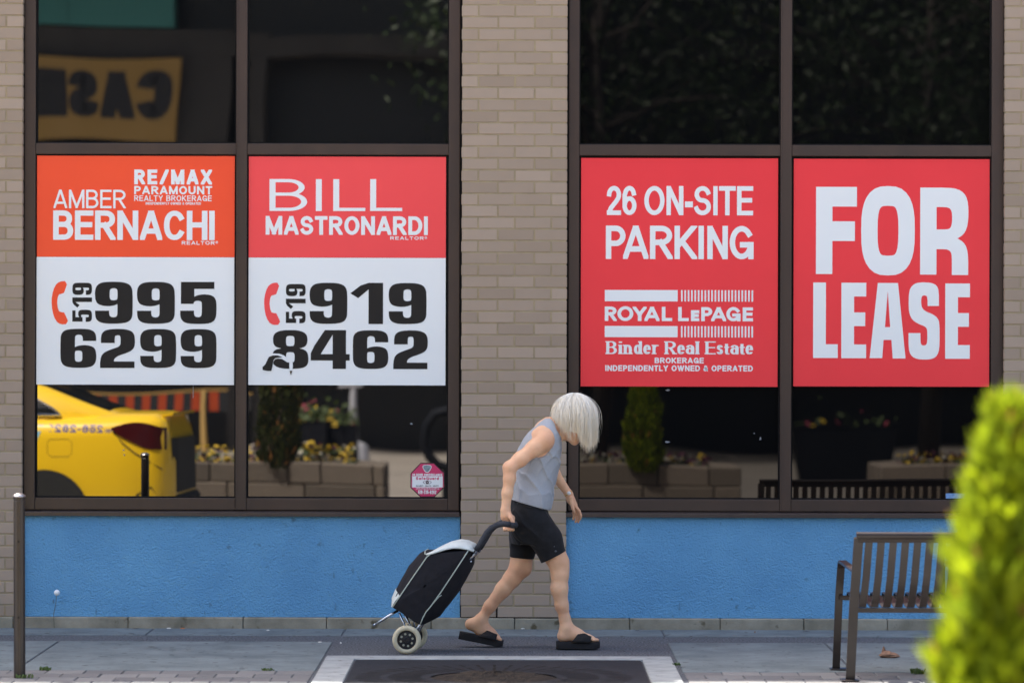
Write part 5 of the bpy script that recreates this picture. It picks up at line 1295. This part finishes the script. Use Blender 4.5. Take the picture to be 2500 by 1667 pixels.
# ------------------------------------------------------------------ the taxi
M_taxi = mat('taxi_yellow', (.92, .58, .012), .28, spec=.5, coat=.6)
M_blueband = mat('taxi_blue', s2l((120, 180, 205)), .3, coat=.4)
M_cglass = mat('car_glass', (.01, .012, .014), .06, spec=.7)
M_trim = mat('chrome_trim', (.75, .75, .76), .12, metal=1.0)
M_rub = mat('tyre_rubber', (.012, .012, .012), .8)
M_lamp = mat('tail_lamp', (.05, .003, .004), .12, coat=.6)
M_alloy = mat('alloy', (.4, .4, .42), .35, metal=1.0)
taxi = thing('taxi', 'yellow taxi saloon with a blue phone number, mirrored in the left window', 'taxi', (-4.8, -8.4, -.12))
XR, YCAR = -2.60, -8.42
def sec(s_, zb, zs, zd, w, wt):
    x = XR - s_; H_ = []
    pts = [(0, zb), (.75*w, zb), (.93*w, zb + .03), (.975*w, zb + .12), (w, zb + .30), (.995*w, (zb+zs)/2 + .10), (.985*w, zs - .14), (.965*w, zs - .05), (.92*w, zs - .005), (wt, zd), (wt*.6, zd + .012), (0, zd + .018)]
    right = [Vector((x, YCAR + y, z)) for y, z in pts]; left = [Vector((x, YCAR - y, z)) for y, z in pts[1:-1]][::-1]
    return right + left
BODY = [(0.0,.28,.72,.74,.60,.50),(.03,.20,.90,.93,.72,.60),(.07,.16,1.02,1.045,.79,.66),(.16,.12,1.05,1.075,.84,.70),(.45,.09,1.03,1.08,.885,.72),(.8,.07,1.02,1.06,.90,.70),(1.4,.06,1.0,1.02,.905,.72),(2.4,.06,.97,1.0,.905,.74),(3.2,.06,.94,.98,.90,.76),(3.6,.07,.89,.94,.89,.74),(4.1,.08,.80,.85,.85,.70),(4.4,.12,.68,.74,.76,.62),(4.52,.18,.56,.60,.62,.5),(4.56,.26,.48,.50,.5,.4)]
mb = MB(); mb.loft([sec(*b) for b in BODY]); mb.build('body', M_taxi, taxi, smooth=True, auto=50)
def bside(s_, z, sg, off=.003):
    q = [np.interp(s_, [b[0] for b in BODY], [b[k] for b in BODY]) for k in range(6)]; zb, zs, w = q[1], q[2], q[4]
    zl = [zb + .03, zb + .12, zb + .30, (zb+zs)/2 + .10, zs - .14, zs - .05, zs - .005]; wl = [.93*w, .975*w, w, .995*w, .985*w, .965*w, .92*w]
    return Vector((XR - s_, YCAR + sg * (np.interp(z, zl, wl) + off), z))
gh = [(.48,1.075,.66,.66),(.75,1.17,.75,.655),(1.05,1.285,.80,.635),(1.35,1.365,.81,.62),(1.7,1.41,.82,.61),(2.2,1.43,.82,.61),(2.6,1.40,.82,.61),(2.95,1.25,.81,.66),(3.3,.99,.78,.74)]
def gsec(s_, zt, wb, wt, z0=.97, k=1.0, grow=0.0):
    x = XR - s_; z0 = min(z0, zt - .004)
    pts = [(wb + grow, z0), (wb + (wt-wb)*.5 + .012 + grow, z0 + (zt-z0)*.5), (wt + .02 + grow, zt - .03 * min(1, (zt - z0) / .1)), (wt - .03, zt - .003 + grow), (wt * .5, zt + .015 + grow), (0, zt + .02 + grow)]
    r_ = [Vector((x, YCAR + y, z)) for y, z in pts]; return r_ + [Vector((x, YCAR - y, z)) for y, z in pts[:-1]][::-1]
mb = MB(); mb.loft([gsec(*q) for q in gh]); mb.build('roof', M_taxi, taxi, smooth=True, auto=50)
def roofz(s_): return np.interp(s_, [q[0] for q in gh], [q[1] for q in gh])
def gside(s_, z, sg):
    zt = roofz(s_); wb = np.interp(s_, [q[0] for q in gh], [q[2] for q in gh]); wt = np.interp(s_, [q[0] for q in gh], [q[3] for q in gh])
    t = (z - .97) / max(zt - .97, .01); return Vector((XR - s_, YCAR + sg * (wb + (wt - wb) * t + .024 * (1 - abs(2*t-1)) + .008), z))
mb = MB()                                                             # rear and front screens
for S0, S1, w_ in ((.56, 1.20, .9), (3.22, 2.72, .93)):
    vs = []
    for i in range(7):
        s_ = S0 + (S1 - S0) * i / 6
        for j in range(9):
            v = (j / 8 - .5) * 2; wt = np.interp(s_, [q[0] for q in gh], [q[3] for q in gh]) * w_ * .96; vs.append((XR - s_ , YCAR + v * wt, roofz(s_) + .024 - .018 * v * v))
    mb = MB(); mb.add(vs, [(i*9+j, i*9+j+1, (i+1)*9+j+1, (i+1)*9+j) for i in range(6) for j in range(8)]); mb.build('windscreen', M_cglass, taxi, smooth=True)
for sg in (1, -1):
    for (s0, z0), (s1, z1), (s2, z2), (s3, z3) in ((((.92,1.065),(1.92,1.03),(1.92,1.345),(1.25,1.285))), ((2.0,1.03),(2.95,1.01),(2.72,1.27),(2.0,1.35))):
        mb = MB(); P = []
        A, B, C_, D_ = (s0,z0),(s1,z1),(s2,z2),(s3,z3); k = 6; vs = []
        for i in range(k+1):
            for j in range(k+1):
                u, v = i/k, j/k; ss = (A[0]*(1-u)+B[0]*u)*(1-v) + (D_[0]*(1-u)+C_[0]*u)*v; zz = (A[1]*(1-u)+B[1]*u)*(1-v) + (D_[1]*(1-u)+C_[1]*u)*v
                vs.append(gside(ss, zz, sg))
        mb.add(vs, [(i*(k+1)+j, i*(k+1)+j+1, (i+1)*(k+1)+j+1, (i+1)*(k+1)+j) for i in range(k) for j in range(k)])
        w_ = mb.build('window', M_cglass, taxi, smooth=True)
        mb = MB(); loop = [A, ((A[0]+B[0])/2, (A[1]+B[1])/2), B]; mb.tube([gside(*q, sg) + Vector((0, sg*.004, 0)) for q in loop + ([] if s0 > 1.5 else [])], .017, 6)
        if s0 < 1.5: mb.tube([gside(*q, sg) + Vector((0, sg*.004, 0)) for q in (A, ((A[0]*.8+D_[0]*.2) - .01, A[1] + .05), ((A[0]+D_[0])/2, (A[1]+D_[1])/2), D_, ((D_[0]+C_[0])/2, D_[1] + .038), C_)], .010, 6)
        mb.build('chrome_strip', M_trim, w_, smooth=True)
    # pale blue rear door
    mb = MB(); vs = []
    for i in range(8):
        s_ = 1.03 + .87 * i / 7
        for j in range(6):
            z = .60 + .40 * j / 5; w = .905 * (1 if z < .86 else 1 - .09 * (z - .86) / .14)
            ss = max(s_, 1.03 + max(0, .98 - z) * .42) if i == 0 else s_
            vs.append(bside(ss, min(z, .985), sg, .004))
    mb.add(vs, [(i*6+j, i*6+j+1, (i+1)*6+j+1, (i+1)*6+j) for i in range(7) for j in range(5)]); dr = mb.build('door', M_blueband, taxi, smooth=True)
    mb = MB(); mb.beam((XR - 1.30, YCAR + sg * .93, .93), (XR - 1.48, YCAR + sg * .93, .93), .02, .025); mb.build('handle', M_taxi, dr)
    # tail lamp wrapping the corner
    mb = MB(); vs = []
    for i in range(9):
        t = i / 8; s_ = .50 - .45 * t; zt = .970 + .045 * math.sin(math.pi * min(1, t * 1.1)); zb = .955 - .165 * min(1, t * 1.5) ** .8
        w = np.interp(s_, [b[0] for b in BODY], [b[4] for b in BODY])
        for j in range(4):
            z = zb + (zt - zb) * j / 3; vs.append((XR - s_ + .006, YCAR + sg * (w * (.99 - .02 * j / 3) + .006), z))
    mb.add(vs, [(i*4+j, i*4+j+1, (i+1)*4+j+1, (i+1)*4+j) for i in range(8) for j in range(3)]); mb.build('tail_lamp', M_lamp, taxi, smooth=True)
    mb = MB(); mb.beam((XR - 4.40, YCAR + sg * .55, .62), (XR - 4.15, YCAR + sg * .81, .68), .08, .09); mb.build('headlamp', M_trim, taxi)
    for s_ in (1.02, 3.72):
        c = Vector((XR - s_, YCAR + sg * .80, .205))
        ww = bpy.data.objects.new('wheel', None); COL.objects.link(ww); put(ww, taxi)
        mb = MB(); mb.lathe(c, [(.20, -.09), (.30, -.095), (.32, -.07), (.325, 0), (.32, .07), (.30, .095), (.20, .09)], 36, axis='y', ring=True); mb.build('tyre', M_rub, ww, smooth=True)
        mb = MB(); mb.lathe(c, [(.0001, sg*.07), (.05, sg*.075), (.06, sg*.05), (.17, sg*.06), (.20, sg*.08), (.205, 0)], 30, axis='y'); mb.build('rim', M_alloy, ww, smooth=True, auto=40)
        mb = MB(); wv = .905 if s_ < 2 else .885
        vs = [(XR - s_, YCAR + sg * (wv + .004), .205)]
        for j in range(25):
            a = math.pi * (j / 24) * 1.12 - .06 * math.pi; vs.append((XR - s_ + .375 * math.cos(a), YCAR + sg * (wv + .004 - (.03 if abs(a - math.pi/2) > 1.3 else 0)), .235 + .40 * math.sin(a)))
        mb.add(vs, [(0, j, j+1) for j in range(1, 25)]); mb.build('wheel_arch', M_rub, taxi)
mb = MB(); mb.box(XR - .02, XR + .035, YCAR - .62, YCAR + .62, .22, .42, bev=.03); mb.box(XR - .03, XR + .02, YCAR - .70, YCAR + .70, .14, .26, bev=.02); mb.build('bumper', M_rub, taxi)
mb = MB(); mb.loft([[Vector((XR - .10, YCAR + y, 1.072)), Vector((XR - .01, YCAR + y, 1.088)), Vector((XR - .01, YCAR + y, 1.07)), Vector((XR - .10, YCAR + y, 1.055))] for y in (-.64, -.3, 0, .3, .64)]); mb.build('spoiler', M_taxi, taxi)
mb = MB(); fl_ = ((.98,.87),(1.0,.84),(1.0,.76),(.97,.735),(.84,.735),(.81,.76),(.81,.85),(.84,.875)); mb.tube([bside(s_, z, 1, -.0005) for s_, z in fl_], .0022, 5, closed=True); mb.build('fuel_flap', M_rub, taxi)
for sg in (1, -1):
    mb = MB(); mb.tube([bside(s_, z, sg, .0) for s_, z in ((.47,.93),(.40,.84),(.30,.76),(.18,.69),(.08,.63))], .006, 5); mb.build('bumper_seam', M_rub, taxi)
    mb = MB(); mb.add([bside(s_, z, sg, .004) for s_, z in ((.34,.30),(.12,.30),(.10,.40),(.16,.50),(.28,.44))], [(0, 1, 2, 3, 4)]); mb.build('bumper_vent', M_rub, taxi)
mb = MB(); mb.box(XR - 2.3, XR - 2.05, YCAR - .28, YCAR + .28, 1.455, 1.56, bev=.03); mb.build('roof_lamp', M_flap, taxi)
M_num = mat('blue_lettering', (.04, .07, .35), .5)
def on_taxi(x, y, z): return tuple(bside(.50 + x, .93 + y, 1, .0015 + z))
mb = MB(); text(mb, '256-2621', .065, .485, 0, .062, .013, .011, on_taxi); text(mb, '(519)', -.045, .045, 0, .03, .006, .005, on_taxi); mb.build('phone_number', M_num, taxi, fix=False)

mb = MB(); mb.loft([[bside(.02 + .5 * t, z, sg_, .005) for z in (.16, .30, .46 - .2 * t)] for sg_ in (1,) for t in (0, .25, .5, .75, 1)], closed=False); mb.build('diffuser', M_rub, taxi)
mb = MB(); mb.loft([[Vector((XR + .012 - .03 * (abs(y) > .5), YCAR + y, z)) for z in (.44, .60, .74, .88)] for y in (-.66, -.5, 0, .5, .66)], closed=False); mb.build('rear_shade_panel', M_rub, taxi)  # black sheet over the tail, standing in for the shade on it
taxi.rotation_euler.z = R(3.5); taxi.location += Vector((.05, -.05, 0))

# ------------------------------------------------------------------ far side of the street, seen in the panes
M_fc = mat('far_concrete', s2l((68, 66, 64)), .9, c2=s2l((58, 56, 55)), nscale=1.5); M_fd = mat('shaded_shopfront', (.012, .014, .017), .35, spec=.4)
M_ban = mat('yellow_banner', s2l((165, 132, 74)), .7, c2=s2l((160, 126, 62)), nscale=1.2); M_teal = mat('teal_awning', s2l((60, 130, 125)), .6)
M_bk = mat('banner_ink', (.01, .01, .012), .6); M_orb = mat('barricade_orange', (.36, .05, .014), .5, spec=.3); M_postgrey = mat('pale_paint', s2l((165, 165, 172)), .5)
far = thing('shop_building', 'grey concrete shop building across the street, mirrored in the upper panes', 'building', (0, -34, 0))
YO = -34.0; q55 = lambda px: (px - CX) * (CAM_D - YO) / FPX
zz = lambda py: CAM_H - (py - CY) * (CAM_D - YO) / FPX
mb = MB(); mb.box(-16, 16, YO - 8, YO - 1.2, -.1, 9.5); mb.build('shopfront', M_fd, far)
mb = MB()
mb.box(-16, q55(642), YO - 1.2, YO - .05, zz(145), zz(72)); mb.box(q55(642), 16, YO - 1.2, YO - .06, zz(137), zz(85)); mb.box(q55(440), q55(560), YO - 1.0, YO - .08, zz(345), zz(145))
mb.box(q55(605), q55(642), YO - 1.0, YO, -.1, zz(137)); mb.box(-16, -15.4, YO - 1, YO, -.1, 9); mb.box(q55(2480), q55(2530), YO - 1, YO, -.1, 9); mb.box(-16, 16, YO - 1.2, YO + 3.8, 9, 9.6)  # last slab: unseen roof overhang added to keep the facade in shade
mb.build('concrete_frame', M_fc, far)
mb = MB(); mb.box(-16, q55(420), YO - .6, YO, zz(68), zz(-130)); mb.box(q55(142), q55(158), YO, YO + .03, zz(68), zz(-130)); mb.build('awning', M_teal, far)
ba = thing('banner', 'yellow banner with black CASH lettering, mirrored high in the left window', 'banner', (q55(200), YO + .1, zz(335)))
mb = MB(); mb.box(q55(-160), q55(440), YO + .10, YO + .14, zz(338), zz(150)); mb.build('cloth', M_ban, ba)
cput = lambda x, y, z: (q55(436) - x, YO + .145 + z, zz(286) + y)
mb = MB(); text(mb, 'CASH', .06, q55(436) - q55(62), 0, zz(178) - zz(286), .27, .16, cput, 2.4, .03); mb.build('lettering', M_bk, ba, fix=False)

bar = thing('barricade', 'orange and white striped road barricade mirrored behind the taxi', 'barricade', (-4.2, -23, 0))
mb = MB(); Yb = -23.0; s44 = (CAM_D - Yb) / FPX; bx = lambda p: (p - CX) * s44
zb_ = lambda p: CAM_H - (p - CY) * s44
for i in range(18):
    x = bx(200) + i * .11; mb.box(x, x + .109, Yb, Yb + .03, zb_(1003), zb_(958), i % 2)
mb.box(bx(200), bx(200) + 18 * .11, Yb + .032, Yb + .035, zb_(957), zb_(952), 2); mb.build('board', [M_orb, M_bk, M_ban], bar)
for x in (bx(215), bx(542)): 
    for dy in (-.25, .25): mb = MB(); mb.beam((x, Yb + .05 + dy, 0), (x, Yb + .04, zb_(955)), .05, .03, up=(0, 1, 0)); mb.build('leg', M_ban, bar)
pol = thing('signpost', 'pale grey post with a short cross bar mirrored in the second window', 'post', (-1.97, -25, 0))
mb = MB(); xp = (874 - CX) * 46 / FPX; mb.tube([(xp, -25, 0), (xp, -25, 1.78)], [.045, .042], 14); mb.lathe((xp, -25, 0), [(.15, 0), (.15, .30), (.13, .34), (.05, .36)], 20); mb.build('post', M_postgrey, pol, smooth=True, auto=40)
mb = MB(); mb.box(xp - .20, xp + .12, -25.03, -24.95, 1.02, 1.08); mb.build('cross_bar', M_postgrey, pol)
M_dp = mat('dark_planter', (.006, .007, .010), .7, c2=(.009, .010, .014), nscale=3, spec=.12)
def tub(label, x, y, w, h, seed, lab2, n=260, cc=(.5, .9)):
    r_ = random.Random(seed); o = thing('flower_tub', label, 'planter', (x, y, 0), 'dark flower tubs on the far pavement'); mb = MB(); rings = []
    for z, k in ((0, .85), (h * .95, 1), (h, 1.04), (h, .92), (h - .06, .9)): rings.append([Vector((x + sx * w / 2 * k, y + sy * .28 * k, z + .001)) for sx, sy in ((-1,-1),(1,-1),(1,1),(-1,1))])
    mb.loft(rings); mb.build('tub', M_dp, o)
    mb = MB()
    for i in range(n):
        a = Vector((x + r_.uniform(-w, w) * .5, y + r_.uniform(-.3, .3), h - .04 + abs(r_.gauss(0, .16)) * (1 - abs(r_.uniform(-1, 1)) * .5))); s_ = r_.uniform(.02, .045); kk = r_.random(); mi = 0 if kk < .82 else (1 if r_.random() < cc[0] else 2)
        v = Vector((r_.gauss(0, 1), r_.gauss(0, 1) + 1, 1)).normalized(); u = v.orthogonal().normalized() * s_; ww_ = v.cross(u); mb.add([a + u, a + ww_, a - u, a - ww_], [(0, 1, 2, 3)], mi)
    mb.build('plant', [M_bed, M_pan1, mat('flower_pink', (.25, .03, .06), .7)], o, fix=False)
k43 = (CAM_D + 22.0) / FPX
tub('dark flower tub with yellow and pink blooms left of the lamp post', (745 - CX) * k43, -22.0, .62, .66, 4, '')
tub('dark flower tub with yellow blooms right beside the lamp post', (842 - CX) * k43, -22.3, .34, .62, 5, '', 120, (.9, .95))
tub('wide dark flower tub mirrored in the right hand window', (2060 - CX) * k43, -22.0, 1.25, .66, 6, '', 36, (.35, .9))
rk = thing('bike_rack', 'dark curved hoop bike rack mirrored at the edge of the second window', 'bike rack', (-.83, -17, 0))
mb = MB(); k38 = 38 / FPX; hx = lambda p: (p - CX) * k38
hz = lambda p: CAM_H - (p - CY) * k38
mb.tube([(hx(x), -17 - .02 * i, hz(y)) for i, (x, y) in enumerate(((1092,1004),(1062,1012),(1041,1040),(1034,1080),(1047,1110),(1072,1132),(1100,1138),(1130,1120),(1145,1080),(1138,1035),(1115,1010)))], .05, 12, closed=True)
mb.build('hoop', M_dp, rk, smooth=True)
mb = MB(); mb.tube([(hx(1092), -17.1, 0), (hx(1092), -17.1, hz(1135))], .035, 10); mb.build('foot', M_dp, rk)

M_bark2 = mat('dark_bark', (.02, .015, .012), .9, c2=(.03, .022, .018), nscale=30)
M_tleaf = mat('street_tree_leaf', (.018, .038, .006), .6, c2=(.008, .017, .004), rnd=True, translucent=.3)
def street_tree(label, X, Y, z0, H, rad, seed, n=5200):
    r_ = random.Random(seed); o = thing('street_tree', label, 'tree', (X, Y, 0), 'street trees across the road'); mb = MB()
    mb.tube([(X, Y, 0), (X + .05, Y, z0 * .6), (X, Y, z0), (X - .05, Y + .05, z0 + H * .7)], [.17, .14, .12, .04], 12); tips = []
    for i in range(26):
        a = r_.uniform(0, 6.28); zb = z0 + H * r_.uniform(-.05, .55); l = rad * r_.uniform(.5, 1.0); e = Vector((X + math.cos(a) * l, Y + math.sin(a) * l, zb + H * r_.uniform(-.05, .4)))
        m_ = Vector((X, Y, zb)).lerp(e, .5) + Vector((0, 0, .25)); mb.tube([(X, Y, zb), m_, e], [.05, .03, .01], 6); tips += [e, m_]
    mb.build('trunk', M_bark2, o, smooth=True); lf = MB()
    for i in range(n):
        c = r_.choice(tips) + Vector((r_.gauss(0, .42), r_.gauss(0, .42), r_.gauss(0, .38))); s_ = r_.uniform(.05, .095)
        v = Vector((r_.gauss(0, 1), r_.gauss(0, 1), r_.gauss(0, 1) + .8)).normalized(); u = v.orthogonal().normalized(); w = v.cross(u); t = r_.uniform(0, 6.28); u, w = u * math.cos(t) + w * math.sin(t), w * math.cos(t) - u * math.sin(t)
        lf.add([c - u * s_, c + w * s_ * .5, c + u * s_ * 1.2, c - w * s_ * .5], [(0, 1, 2, 3)])
    lf.build('crown', M_tleaf, o, fix=False); return o
street_tree('broad street tree mirrored in the upper right panes', 5.6, -27.5, 3.6, 4.6, 3.0, 1, 6500)
street_tree('street tree mirrored faintly across the upper third pane', 1.2, -30.0, 3.3, 5.0, 2.5, 2)
